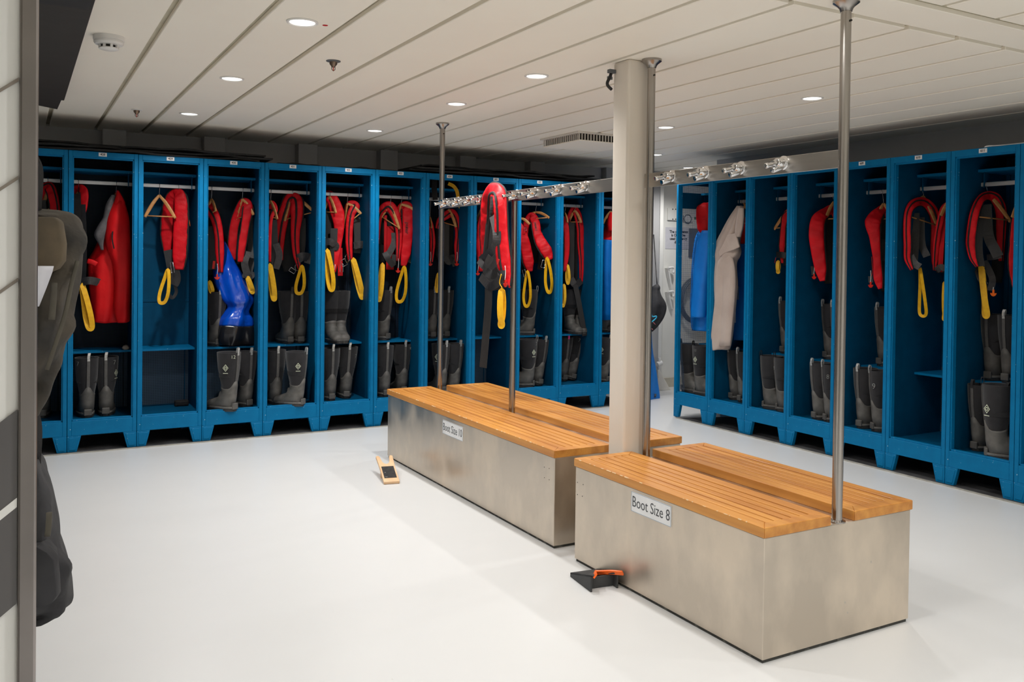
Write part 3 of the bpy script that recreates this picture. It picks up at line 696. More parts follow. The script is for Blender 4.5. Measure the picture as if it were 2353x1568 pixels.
# row, locker, place, heel pixel (u, v), tall, toe turn, tilt, extras
def put_boot(u, v, row, lvl, turn, label, sc=1., tab=None, logo=None, num=None, tilt=0., s=None):
    z = FLZ+.0005 if lvl == 'low' else (.6525 if row == 'L' else .6255)
    base = 0 if row == 'L' else -PI/2
    if lvl == 'low' and s is None: p = hit(u, v, 'z', z)
    else: p = PL(u, v, s) if row == 'L' else PR(u, v, s)
    p.z = z
    t = dup(bootp, p, base+turn, label, sc)
    if tilt: t.rotation_euler = (0, tilt, base+turn); t.location.z += abs(math.sin(tilt))*.045*sc
    if tab:
        for c in kid(t, 'pull_tab'):
            c.data = c.data.copy(); c.data.materials[0] = M[tab]
    if logo is not None: add_logo(t, logo[0], logo[1])
    if num is not None: add_number(t, *num)
    return t
B_ = -PI/2
BOOTS = [
 (97, 962, 'L', 'low', 0, 'black boot at the foot of locker 427 beside the steel partition edge', dict()),
 (202, 961, 'L', 'low', .06, 'left black boot of the pair at the foot of locker 428', dict(num=('7', B_-.95, .375))),
 (243, 957, 'L', 'low', -.12, 'right black boot at the foot of locker 428, badge showing at its right', dict(logo=(-.55, .30), num=('7', B_+.75, .375))),
 (541, 946, 'L', 'low', .62, 'black boot marked 12 turned sideways at the foot of locker 430', dict(sc=1.04, logo=(B_-1.15, .31), num=('12', B_-.5, .385, 'mark_pale', .034))),
 (574, 932, 'L', 'low', .25, 'black boot behind the one marked 12 at the foot of locker 430', dict(sc=1.0, s=.12)),
 (637, 930, 'L', 'low', 0, 'left black boot at the foot of locker 431', dict()),
 (698, 934, 'L', 'low', .78, 'right black boot with white badge, turned sideways in locker 431', dict(logo=(B_-.95, .31))),
 (763, 922, 'L', 'low', 0, 'left black boot with a pink thread at the foot of locker 432', dict()),
 (796, 917, 'L', 'low', -.15, 'right black boot marked 7 at the foot of locker 432', dict(num=('7', B_+.75, .34), tilt=.05)),
 (888, 913, 'L', 'low', 0, 'left black boot at the foot of locker 433', dict()),
 (929, 905, 'L', 'low', 0, 'right black boot at the foot of locker 433', dict(num=('10', B_+.7, .375, 'mark_white', .03))),
 (1022, 905, 'L', 'low', .2, 'left black boot at the foot of locker 434 behind the far post', dict(logo=(B_-1.1, .31))),
 (1054, 903, 'L', 'low', .3, 'right black boot at the foot of locker 434, bent silver tab', dict()),
 (1228, 890, 'L', 'low', .95, 'black boot marked 7 with white badge at the foot of locker 602', dict(sc=1.03, logo=(B_-.75, .305), num=('7', B_-.4, .375))),
 (1243, 875, 'L', 'low', .1, 'black boot leaning behind the marked one in locker 602', dict(tilt=.09, s=.16)),
 (1299, 877, 'L', 'low', -.1, 'left pink-tabbed black boot at the foot of locker 603', dict(tab='tab_pink', tilt=.05)),
 (1318, 876, 'L', 'low', 0, 'right pink-tabbed black boot marked 7, leaning right in locker 603', dict(tab='tab_pink', tilt=.2, num=('7', B_-.35, .375))),
 (1398, 880, 'L', 'low', .35, 'black boot at the foot of locker 604 beside the column', dict(logo=(B_-1.2, .31))),
 # on the shelves
 (503, 790, 'L', 'shelf', .2, 'dark boot on the shelf of locker 430 left of the blue bag', dict(s=.30)),
 (668, 786, 'L', 'shelf', .1, 'left black boot on the shelf of locker 431', dict(s=.30, tab='tab_black')),
 (692, 786, 'L', 'shelf', -.1, 'right black boot on the shelf of locker 431', dict(s=.30, tab='tab_black')),
 (752, 786, 'L', 'shelf', PI+.1, 'left black boot standing toe-out on the shelf of locker 432', dict(s=.42, tab='tab_black')),
 (777, 786, 'L', 'shelf', PI-.1, 'right black boot standing toe-out on the shelf of locker 432', dict(s=.42, tab='tab_black')),
 (893, 780, 'L', 'shelf', .5, 'black boot with silver tab on the shelf of locker 433', dict(s=.30)),
 (867, 776, 'L', 'shelf', .3, 'half-hidden black boot at the left of the shelf in locker 433', dict(s=.36)),
 (996, 778, 'L', 'shelf', 0, 'left black boot on the shelf of locker 434', dict(s=.32)),
 (1028, 778, 'L', 'shelf', 0, 'right black boot on the shelf of locker 434, beside the far post', dict(s=.32)),
 (1229, 772, 'L', 'shelf', .95, 'black boot turned sideways on the shelf of locker 602', dict(s=.30)),
 (1300, 768, 'L', 'shelf', PI, 'left black boot standing toe-out on the shelf of locker 603', dict(s=.44, tab='tab_black')),
 (1325, 768, 'L', 'shelf', PI-.3, 'right black boot standing toe-out on the shelf of locker 603', dict(s=.44, tab='tab_black')),
 (1402, 765, 'L', 'shelf', .2, 'black boot on the shelf of locker 604 under the blue jacket', dict(s=.31, tab='tab_black')),
 # right row
 (1567, 899, 'R', 'low', -1.25, 'left black boot in the mesh-sided locker', dict(sc=1.02, tab='tab_black')),
 (1596, 906, 'R', 'low', -1.2, 'right black boot marked 11 in the mesh-sided locker', dict(sc=1.02, tab='tab_black', logo=(-.30, .30), num=('11', -.30, .375, 'mark_white', .034))),
 (1677, 919, 'R', 'low', -.15, 'left black boot below the beige jacket', dict()),
 (1697, 925, 'R', 'low', -.15, 'right black boot below the beige jacket', dict()),
 (1752, 938, 'R', 'low', -1.0, 'left dark-tabbed boot at the foot of the third locker from the mesh-sided end', dict(tab='tab_black')),
 (1783, 944, 'R', 'low', -1.0, 'right dark-tabbed boot at the foot of the third locker from the mesh-sided end', dict(tab='tab_black', num=('9', B_+.5, .33))),
 (1868, 965, 'R', 'low', -.2, 'left black boot just left of the near post behind the plain lifejacket locker', dict()),
 (1893, 970, 'R', 'low', -.45, 'right black boot marked 8, just left of the near post', dict(num=('8', B_+.75, .33))),
 (1972, 985, 'R', 'low', 0, 'left black boot at the foot of locker 609', dict()),
 (2002, 991, 'R', 'low', -.55, 'right black boot marked 9 at the foot of locker 609', dict(num=('9', B_+.62, .31, 'mark_white', .055))),
 (2236, 1040, 'R', 'low', -.1, 'rear black boot at the foot of locker 611, folded shaft', dict(sc=.98, tab='tab_black', s=.16)),
 (2262, 1058, 'R', 'low', -.95, 'big front black boot with badge at the foot of locker 611', dict(sc=1.06, tab='tab_black', s=.05, logo=(B_+.75, .28))),
 (2318, 1062, 'R', 'low', -.2, 'black boot partly hidden by the right frame of locker 611', dict(tab='tab_black', s=.16)),
 (1795, 812, 'R', 'shelf', -.2, 'black boot on the shelf of the third locker from the mesh-sided one', dict(s=.31)),
 (1893, 817, 'R', 'shelf', -.35, 'left black boot on the shelf above the boot marked 8', dict(s=.31)),
 (1914, 820, 'R', 'shelf', -.2, 'right black boot on the shelf above the boot marked 8', dict(s=.31)),
 (2018, 824, 'R', 'shelf', -.2, 'black boot on the shelf of locker 609', dict(s=.32)),
 (2268, 866, 'R', 'shelf', 0, 'left black boot on the shelf of locker 611', dict(s=.31, tab='tab_black')),
 (2308, 868, 'R', 'shelf', 0, 'right black boot on the shelf of locker 611', dict(s=.31)),
]
for u, v, row, lvl, turn, lab, kw in BOOTS: put_boot(u, v, row, lvl, turn, lab, **kw)
purge(bootp)

# ------------------------------------------------------------------ hangers, lifejackets, garments
ROW = {'L': (PL, V((-.30, -.95, 0)), V((1, 0, 0)), V((0, 1, 0))), 'R': (PR, V((-.80, -.60, 0)), V((0, -1, 0)), V((1, 0, 0))),
       'H': (lambda u, v, s: hit(u, v, 'x', 2.475+s), V((-.75, -.66, 0)), V((0, -1, 0)), V((1, 0, 0)))}
RODZ = 1.845
def pts3(row, pl):
    f = ROW[row][0]
    return [f(p[0], p[1], p[2]) for p in pl]
def wids(row, pl, sc=1.): return [p[3]/ppm(q)*sc for p, q in zip(pl, pts3(row, pl))]

def hanger(row, neck, left, right, label, hook=True, bar=True):
    """wooden coat hanger: neck, left end, right end given on the photograph with their depth in the locker"""
    f = ROW[row][0]; N = f(*neck); Lp = f(*left) if left else None; Rp = f(*right) if right else None
    t = thing('coat_hanger', label, 'hanger', N-V((0, 0, .06)), 0, 'wooden coat hangers on the locker rails')
    og = t.location.copy()
    for E in (Lp, Rp):
        if E is None: continue
        m1 = N*.62+E*.38+V((0, 0, .012)); m2 = N*.25+E*.75+V((0, 0, .008))
        MB().band([N, m1, m2, E], [.018, .026, .026, .020], .012, (E-N).cross(V((0, 0, 1))), smooth=5, n=10, shape=3).build('shoulder', 'hanger_wood', t, smooth=True, origin=og)
    if bar and Lp and Rp:
        MB().tube([Lp+(N-Lp)*.06, Rp+(N-Rp)*.06], .0045, n=8).build('bar', 'hanger_wood', t, smooth=True, origin=og)
    if hook:
        dp = ROW[row][3]; hz = RODZ+.016
        top = V((N.x, N.y, hz)); nv = V((1, 0, 0)) if row == 'L' else V((0, 1, 0))
        yc = (YL+.30) if row == 'L' else (XR+.30)
        a = V(N)
        if row == 'L': a.y = yc
        else: a.x = yc
        arc = [a+dp*math.sin(q)*.0215+V((0, 0, RODZ-a.z+math.cos(q)*.0215)) for q in [PI*.62, PI*.3, 0, -PI*.3, -PI*.6, -PI*.85]]
        MB().tube([N+V((0, 0, .004)), N+V((0, 0, .018)), (N+arc[-1])/2+V((0, 0, .006))]+arc[::-1], .0019, smooth=4, n=6).build('hook', 'wire', t, smooth=True, origin=og)
    return t

def loop_pts(row, a, b, spread, s, lean=.012):
    """closed strap loop hanging from a to b (photo points)"""
    f = ROW[row][0]; A = f(a[0], a[1], s); B = f(b[0], b[1], s)
    ex = ROW[row][2]*(spread/ppm(A)); dp = ROW[row][3]
    d = B-A
    return [A, A+d*.3+ex*.35-dp*lean, A+d*.7+ex*.55-dp*lean, A+d*.94+ex*.42, B, A+d*.94-ex*.42, A+d*.7-ex*.5+dp*lean, A+d*.3-ex*.25+dp*lean]

def vest(row, label, yoke, trim=(.0,), webs=(), loops=(), rings=(), toggle=None, panels=(), txt=None, thick=.46, back=True, hangs='lifejackets hanging in the lockers', nrm=None, buckles=(), cat='lifejacket', cords=()):
    P = pts3(row, yoke); Wd = wids(row, yoke)
    low = min(p.z for p in P); og = V((sum(p.x for p in P)/len(P), sum(p.y for p in P)/len(P), low))
    t = thing('lifejacket', label, cat, og, 0, hangs)
    nv = V(nrm) if nrm else ROW[row][1]
    n = len(P)
    ww = list(Wd); ww[0] *= .75; ww[-1] *= .75
    tt = [max(min(x*thick, .045), .018) for x in Wd]
    # plump folded cover with quilted creases
    seed = int(abs(yoke[0][0]))
    mb = MB(); mb.band(P, ww, tt, nv, smooth=9, n=18, shape=3.6, wave=.15, seed=seed)
    mb.build('cover', 'red_nylon', t, smooth=True, origin=og)
    # dark harness back between the two lobes
    top = min(range(n), key=lambda i: yoke[i][1])
    def ux(half, v):
        h = sorted(half, key=lambda p: p[1])
        for p, q in zip(h, h[1:]):
            if p[1] <= v <= q[1]: return p[0]+(q[0]-p[0])*(v-p[1])/max(q[1]-p[1], 1e-6)
        return h[-1][0] if v > h[-1][1] else h[0][0]
    v0, v1 = yoke[top][1], max(yoke[0][1], yoke[-1][1])
    if back and top not in (0, n-1):
        L1, L2 = yoke[:top+1], yoke[top:]; ds = max(p[2] for p in yoke)+.012; bk = []
        for k in range(6):
            v = v0+16+(v1-v0-10)*k/5; ua, ub = ux(L1, v), ux(L2, v)
            bk.append(((ua+ub)/2, v, min(ds, LD-.04), abs(ub-ua)+6 if k < 5 else abs(ub-ua)*.6+4))
        if max(p[3] for p in bk) > 12:
            Q = pts3(row, bk); MB().band(Q, wids(row, bk), .014, nv, smooth=4, n=12, shape=3, wave=.2, seed=seed+3).build('harness_back', 'black_fabric', t, smooth=True, origin=og)
    for off in trim:
        if off is None: continue
        Q = []
        for i, p in enumerate(P):
            T = (P[min(i+1, n-1)]-P[max(i-1, 0)]).normalized(); e = T.cross(nv)
            e = e.normalized() if e.length > .05 else V((0, 0, 1)); gn = e.cross(T).normalized()
            k = math.sqrt(max(0., 1-min(abs(off), 1.)**2.5))
            q = p+e*off*ww[i]/2*(1.02 if abs(off) > .8 else 1)+gn*(tt[i]/2*k*1.12+.0022)
            Q.append(q)
        edge = abs(off) > .8
        MB().band(Q, [max(x*.17, .007) for x in ww] if not edge else [max(x*.15, .008) for x in ww], .010 if edge else .005, nv, smooth=9, n=8, shape=3).build('piping', 'black_fabric', t, smooth=True, origin=og)
    for pw, wpx, m in webs:
        Q = pts3(row, pw); MB().band(Q, wpx/ppm(Q[0]), .0035, nv, smooth=6).build('harness_strap', m, t, origin=og)
    for pw in panels:
        Q = pts3(row, pw); MB().band(Q, wids(row, pw), .012, nv, smooth=6, n=12, shape=3).build('back_panel', 'black_fabric', t, smooth=True, origin=og)
    for a, b, spread, wpx, s in loops:
        f = ROW[row][0]; Q = loop_pts(row, a, b, spread, s)
        wz = (ROW[row][1]+ROW[row][2]*.55).normalized()
        MB().band(Q, wpx*.86/ppm(Q[0]), .0035, wz if spread > 8 else ROW[row][1], closed=True, smooth=6).build('lifting_loop', 'yellow_webbing', t, origin=og)
    for (u, v, s, r) in rings:
        c = ROW[row][0](u, v, s); r = r/ppm(c); ex = ROW[row][2]; 
        ax1 = (ex*.8+ROW[row][3]*.6).normalized()
        MB().tube([c+ax1*r*math.cos(a)+V((0, 0, r*math.sin(a))) for a in [2*PI*i/16 for i in range(16)]], .0022, n=6, closed=True).build('ring', 'wire', t, smooth=True, origin=og)
    for (u, v, s, wpx, hpx, ang) in buckles:
        c = ROW[row][0](u, v, s); k = ppm(c); ex = ROW[row][2]; ez = V((0, 0, 1))
        a1 = (ex*math.cos(ang)+ez*math.sin(ang))*wpx/2/k; a2 = (-ex*math.sin(ang)+ez*math.cos(ang))*hpx/2/k
        MB().tube([c-a1-a2, c+a1-a2, c+a1+a2, c-a1+a2], .0026, n=6, closed=True).build('buckle', 'wire', t, smooth=True, origin=og)
    if toggle:
        u, v, s = toggle[:3]; m = toggle[3] if len(toggle) > 3 else 'red_plastic'
        c = ROW[row][0](u, v, s); ex = ROW[row][2]
        mb = MB(); k = .020
        prof = [(-.3, 1.), (.3, 1.), (.34, -.1), (.95, .1), (1., -.25), (.55, -.75), (0, -.95), (-.55, -.75), (-1., -.25), (-.95, .1), (-.34, -.1)]
        mb.prism([c+ex*x*k+V((0, 0, y*k*1.1)) for x, y in prof], ROW[row][3]*.008)
        o = mb.build('toggle', m, t, origin=og, bevel=.0015, seg=1)
        MB().tube([c+V((0, 0, .02)), c+V((.004, 0, .06)), c+V((0, 0, .10))], .002, n=6, smooth=3).build('pull_cord', 'white_plastic', t, smooth=True, origin=og)
    for pc, m in cords:
        MB().tube(pts3(row, pc), .0028, n=6, smooth=5).build('cord', m, t, smooth=True, origin=og)
    if txt:
        body, i0, i1, size, side = txt
        a = P[i0]; b = P[i1]; T = (b-a).normalized(); e = T.cross(nv).normalized(); gn = e.cross(T).normalized()
        if gn.dot(nv) < 0: gn = -gn
        ez = gn.cross(T).normalized()
        c = (a+b)/2+gn*(max(tt[i0], tt[i1])/2+.002)+ez*side
        text(body, size, c, T, ez, 'lettering', 'lettering_dark', t, origin=og, bold=.0006)
    return t

def garment(row, name, label, cat, rings, mats, s=.26, deep=.07, folds=5, amp=.10, group=None, nseg=36, seed=1, splits=(), part='body'):
    """hanging cloth: rings (v, left u, right u[, s]) from top to bottom; splits = indices where a new coloured part begins"""
    f = ROW[row][0]; dp = ROW[row][3]
    def ringpts(k):
        r = rings[k]; ss = r[3] if len(r) > 3 else s
        a = f(r[1], r[0], ss); b = f(r[2], r[0], ss); c = (a+b)/2; ex = (b-a)/2
        dd = min(deep, max(ex.length*.9, .012)); out = []
        for q in range(nseg):
            th = 2*PI*q/nseg
            fo = 1+amp*math.sin(folds*th+seed+k*.35)*(.35+.65*k/len(rings))+amp*.5*math.sin((folds*2+1)*th-seed*2+k*.8)
            ca, sa = math.cos(th), math.sin(th)
            out.append(c+ex*ca*(1+.25*(fo-1))+dp*math.copysign(abs(sa)**.8, sa)*dd*fo+V((0, 0, .004*math.sin(3*th+k+seed))))
        return out
    R = [ringpts(k) for k in range(len(rings))]
    lowc = sum(R[-1], V((0, 0, 0)))/nseg
    t = thing(name, label, cat, lowc, 0, group) if group else thing(name, label, cat, lowc)
    og = lowc
    cuts = [0]+list(splits)+[len(rings)-1]
    for i in range(len(cuts)-1):
        seg_ = R[cuts[i]:cuts[i+1]+1]
        # refine between rings for smooth cloth
        fine = []
        cols = [spline([r[q] for r in seg_], 4) for q in range(nseg)] if len(seg_) > 2 else [[r[q] for r in seg_] for q in range(nseg)]
        for k in range(len(cols[0])): fine.append([c[k] for c in cols])
        MB().loft(fine).build(part if i == 0 or isinstance(part, str) and len(cuts) == 2 else ('lower_panel' if part == 'body' else part), mats[min(i, len(mats)-1)], t, smooth=True, origin=og)
    return t, og
def sub_loft(row, t, og, name, m, rings, s=.2, deep=.04, amp=.08, folds=4, seed=2, nseg=24, parent=None):
    f = ROW[row][0]; dp = ROW[row][3]; R = []
    for k, r in enumerate(rings):
        ss = r[3] if len(r) > 3 else s
        a = f(r[1], r[0], ss); b = f(r[2], r[0], ss); c = (a+b)/2; ex = (b-a)/2; dd = min(deep, max(ex.length, .008))
        R.append([c+ex*math.cos(th)+dp*math.sin(th)*dd*(1+amp*math.sin(folds*th+seed+k*.7)+amp*math.sin(k*1.9+seed+th)) for th in [2*PI*q/nseg for q in range(nseg)]])
    cols = [spline([r[q] for r in R], 4) for q in range(nseg)]
    return MB().loft([[c[k] for c in cols] for k in range(len(cols[0]))]).build(name, m, parent or t, smooth=True, origin=og)

Wb, Wg = 'webbing', 'webbing_grey'
# ---- left row
hanger('L', (110, 440, .30), (92, 500, .34), (128, 470, .26), 'wooden hanger in locker 427 beside the partition edge')
vest('L', 'red lifejacket in locker 427, mostly behind the hanging backpack', [(84, 520, .38, 18), (92, 460, .36, 20), (104, 434, .32, 22), (114, 430, .28, 22), (122, 452, .26, 22), (127, 490, .25, 22), (128, 560, .25, 20), (126, 620, .25, 18)], trim=(-.6, .9), webs=[([(100, 460, .24), (104, 520, .24)], 10, Wb)])
hanger('L', (180, 442, .32), (160, 490, .38), (194, 484, .32), 'wooden hanger at the left end of the rail in locker 428')
vest('L', 'red lifejacket with grey belt at the left of locker 428 beside the backpack', [(160, 600, .40, 16), (163, 500, .39, 18), (172, 446, .36, 20), (183, 434, .33, 22), (193, 442, .29, 18), (193, 468, .28, 16), (186, 500, .27, 16), (180, 540, .27, 18), (177, 600, .27, 18), (178, 640, .27, 14)],
     trim=(.95,), webs=[([(177, 446, .27), (178, 480, .25), (176, 540, .24)], 15, 'black_fabric'), ([(189, 470, .25), (192, 560, .25), (190, 650, .25)], 14, Wb), ([(184, 650, .25), (205, 645, .22), (228, 650, .24), (226, 654, .27)], 18, Wg)],
     loops=[((189, 656), (208, 756), 10, 14, .24)], rings=[(180, 667, .25, 8)])
hanger('L', (267, 446, .30), (248, 500, .38), (290, 500, .24), 'wooden hanger inside the red jacket in locker 428')
t, og = garment('L', 'jacket', 'red waterproof jacket with grey collar lining hanging in locker 428', 'jacket',
    [(438, 266, 273), (460, 258, 284), (500, 243, 296), (540, 232, 299), (580, 214, 300), (602, 202, 300), (640, 202, 300), (680, 206, 298), (720, 208, 290), (740, 210, 282)], ['red_shell'], s=.34, deep=.11, folds=4, amp=.12, group='jackets and bags in the lockers')
sub_loft('L', t, og, 'sleeve', 'red_shell', [(462, 262, 286), (500, 246, 297), (540, 242, 300), (575, 247, 302), (605, 258, 303), (650, 264, 302), (700, 262, 300), (735, 266, 299), (742, 270, 290)], s=.21, deep=.05, amp=.12)
sub_loft('L', t, og, 'collar', 'grey_fleece', [(448, 256, 266), (470, 243, 262), (500, 236, 258), (520, 224, 250), (540, 216, 242), (560, 226, 238), (575, 232, 238)], s=.22, deep=.03)
sub_loft('L', t, og, 'hood', 'red_shell', [(438, 268, 273), (450, 266, 280), (466, 262, 288), (476, 264, 284)], s=.20, deep=.03)
Q = pts3('L', [(259, 532, .155), (258, 550, .155), (262, 572, .155)]); MB().band(Q, .008, .004, ROW['L'][1], smooth=4).build('pocket_zip', 'black_fabric', t, origin=og)
Q = pts3('L', [(201, 600, .20), (212, 603, .19), (222, 608, .19)]); MB().band(Q, .035, .01, ROW['L'][1], smooth=4, n=8).build('cuff', 'red_shell', t, smooth=True, origin=og)
MB().lathe([(.001, -.02), (.02, -.012), (.026, 0), (.019, .014), (.001, .02)], PL(289, 801, .29)+V((0, 0, .006)), (0, 0, 1), 10).build('stone', 'stone', None, smooth=True)
tag(bpy.data.objects['stone'], 'small round brownish stone on the shelf of locker 428', 'stone')
# 429
hanger('L', (366, 449, .30), (333, 499, .30), (403, 502, .25), 'empty wooden hanger in locker 429 left of the lifejacket')
hanger('L', (409, 448, .32), (392, 500, .39), (422, 500, .31), 'wooden hanger under the lifejacket in locker 429')
vest('L', 'red lifejacket with yellow loop, alone in locker 429', [(385, 580, .40, 20), (384, 540, .40, 27), (386, 495, .39, 27), (392, 462, .36, 26), (403, 447, .33, 26), (414, 452, .29, 28), (417, 485, .28, 31), (415, 540, .28, 33), (413, 590, .28, 31), (412, 620, .28, 27)],
     trim=(-.95,), webs=[([(386, 575, .36), (392, 605, .33), (398, 640, .30)], 20, Wb), ([(398, 612, .28), (404, 640, .27), (398, 655, .27)], 22, Wb), ([(390, 615, .29), (398, 650, .27), (408, 632, .28)], 8, Wb), ([(402, 655, .28), (405, 672, .28), (396, 685, .28), (388, 676, .28)], 7, Wb)],
     loops=[((386, 620), (372, 697), 16, 9, .26)], buckles=[(396, 615, .25, 6, 24, .15)], cords=[([(434, 503, .27), (437, 520, .26)], 'orange_plastic')])
# 430
hanger('L', (486, 458, .30), (470, 500, .37), (496, 486, .25), 'wooden hanger behind the left lifejacket in locker 430')
vest('L', 'red lifejacket with red T toggle at the left of locker 430', [(462, 600, .40, 14), (466, 520, .39, 18), (474, 480, .36, 24), (484, 482, .32, 26), (496, 505, .28, 22), (503, 540, .27, 20), (505, 580, .27, 20), (507, 626, .27, 14)],
     trim=(.1,), webs=[([(486, 520, .30), (487, 570, .29), (488, 620, .29)], 18, Wb), ([(492, 600, .25), (490, 618, .25)], 5, 'red_plastic')], toggle=(499, 637, .23), loops=[((482, 648), (487, 672), 4, 9, .3)])
hanger('L', (557, 458, .30), (543, 506, .37), (583, 494, .24), 'wooden hanger under the right lifejacket in locker 430')
vest('L', 'red lifejacket with grey webbing at the right of locker 430', [(537, 598, .39, 14), (535, 560, .39, 20), (540, 515, .38, 20), (551, 485, .35, 22), (562, 467, .31, 24), (570, 478, .27, 22), (564, 515, .27, 18), (557, 560, .27, 18), (552, 602, .27, 17)],
     trim=(-1., .95), webs=[([(576, 500, .34), (579, 560, .33), (575, 600, .30), (566, 640, .28)], 20, Wb), ([(570, 578, .26), (562, 606, .25), (572, 636, .26), (582, 625, .28)], 16, Wg)], loops=[((569, 638), (580, 672), 3, 11, .26)])
t, og = garment('L', 'dry_bag', 'shiny blue dry bag with black base on the shelf of locker 430', 'bag',
    [(556, 511, 518, .40), (580, 506, 530, .38), (602, 498, 541, .36), (622, 491, 553, .34), (650, 494, 566, .32), (676, 504, 579, .31), (692, 512, 582, .30), (704, 522, 576, .31), (716, 518, 572, .31), (732, 505, 581, .30), (748, 501, 583, .30), (766, 498, 585, .30), (782, 497, 588, .31), (792, 500, 588, .32)],
    ['blue_pvc', 'black_pvc'], deep=.085, folds=3, amp=.24, group='jackets and bags in the lockers', splits=(10,), seed=4, nseg=30)
# 431
hanger('L', (622, 462, .30), (608, 500, .37), (637, 504, .24), 'wooden hanger at the left of locker 431, tip showing')
vest('L', 'red lifejacket partly behind the left frame of locker 431', [(602, 600, .40, 14), (606, 520, .39, 16), (614, 478, .35, 20), (624, 472, .31, 22), (632, 484, .28, 12), (624, 500, .26, 7), (620, 540, .25, 8), (620, 602, .25, 8)],
     trim=(1.,), webs=[([(628, 505, .31), (630, 560, .30), (632, 610, .29)], 17, Wb), ([(634, 560, .28), (642, 588, .27), (634, 618, .28)], 15, Wg)], loops=[((620, 610), (630, 688), 4, 13, .25)])
hanger('L', (671, 448, .30), (654, 508, .36), (724, 490, .25), 'wooden hanger with its right arm showing in locker 431')
vest('L', 'red lifejacket on a hanger in the middle of locker 431', [(646, 598, .40, 12), (642, 560, .40, 22), (648, 512, .39, 26), (657, 480, .36, 26), (667, 456, .32, 24), (680, 460, .29, 28), (682, 490, .28, 28), (679, 530, .27, 21), (679, 560, .27, 18), (682, 590, .27, 15), (688, 618, .27, 9)],
     trim=(.05, -1.), webs=[([(694, 502, .33), (694, 560, .32), (688, 600, .31)], 16, Wb), ([(684, 596, .26), (696, 590, .24), (711, 594, .26), (708, 606, .28)], 20, Wg)], loops=[((694, 612), (687, 675), 16, 9, .25)], rings=[(683, 614, .25, 8)], buckles=[(672, 622, .25, 14, 9, -.6)])
# 432
hanger('L', (757, 452, .30), (744, 490, .37), (772, 490, .24), 'wooden hanger hidden in the left lifejacket of locker 432')
vest('L', 'bulky red lifejacket at the left of locker 432', [(738, 520, .40, 18), (744, 470, .38, 20), (752, 450, .34, 24), (764, 460, .31, 28), (775, 490, .29, 32), (779, 520, .28, 24), (777, 555, .28, 18), (772, 590, .27, 16), (768, 626, .27, 10)],
     trim=(None,), panels=[[(754, 480, .34, 20), (756, 560, .33, 20), (757, 640, .33, 18)]], webs=[([(768, 525, .27), (766, 575, .26)], 16, Wb), ([(748, 556, .26), (760, 556, .24), (772, 566, .25), (764, 574, .28)], 16, Wg), ([(781, 570, .33), (782, 634, .33)], 11, 'red_nylon'), ([(764, 575, .26), (764, 610, .26)], 8, Wb)],
     loops=[((752, 576), (762, 666), 10, 13, .25)], cords=[([(770, 608, .26), (769, 620, .26)], 'white_plastic')])
hanger('L', (798, 468, .30), (790, 524, .36), (830, 492, .25), 'wooden hanger with curved arm showing in locker 432')
vest('L', 'slim red lifejacket with yellow loop at the right of locker 432', [(794, 520, .38, 9), (797, 492, .36, 14), (805, 473, .32, 22), (816, 475, .29, 22), (807, 492, .28, 18), (803, 520, .28, 17), (802, 560, .28, 16), (805, 598, .28, 15)],
     trim=(.05,), webs=[([(820, 500, .34), (822, 550, .33), (820, 582, .32)], 16, Wb), ([(814, 565, .28), (828, 562, .26), (840, 566, .28), (838, 578, .32)], 17, Wg)], loops=[((812, 597), (832, 684), 4, 13, .25)], rings=[(798, 594, .25, 9)], buckles=[(790, 604, .25, 12, 15, .5), (785, 616, .27, 7, 18, 0)],
     txt=('punar', 4, 5, .03, .0))
# 433
hanger('L', (897, 474, .30), (876, 500, .37), (918, 527, .24), 'wooden hanger arching under the left lifejacket in locker 433')
vest('L', 'arched red lifejacket at the left of locker 433', [(866, 560, .40, 14), (870, 500, .38, 16), (882, 480, .35, 22), (896, 476, .32, 26), (908, 494, .29, 22), (916, 525, .28, 16), (917, 560, .28, 14), (914, 600, .27, 10)],
     trim=(.1, 1.), panels=[[(890, 510, .40, 24), (888, 560, .40, 24)]], webs=[([(886, 495, .36), (885, 590, .36)], 6, 'red_nylon'), ([(897, 520, .38), (896, 620, .38)], 17, 'red_nylon'), ([(906, 535, .30), (905, 560, .29), (888, 594, .27)], 14, Wg), ([(884, 580, .27), (892, 596, .25), (905, 612, .26)], 13, Wb), ([(906, 585, .26), (904, 608, .26)], 10, Wb)],
     toggle=(915, 622, .25), loops=[((879, 608), (871, 690), 4, 11, .25)])
hanger('L', (922, 470, .30), (913, 505, .37), (962, 490, .25), 'wooden hanger with straight right arm in locker 433')
vest('L', 'red lifejacket with dark lettering at the right of locker 433', [(911, 530, .38, 9), (914, 497, .36, 14), (924, 478, .33, 22), (936, 477, .30, 26), (937, 505, .29, 25), (936, 545, .28, 24), (932, 582, .28, 24), (927, 612, .28, 16)],
     trim=(1.,), webs=[([(947, 560, .31), (946, 590, .30), (941, 604, .29)], 10, Wg)], loops=[((929, 614), (918, 694), 18, 9, .25)], txt=('punar', 4, 5, .042, -.006))
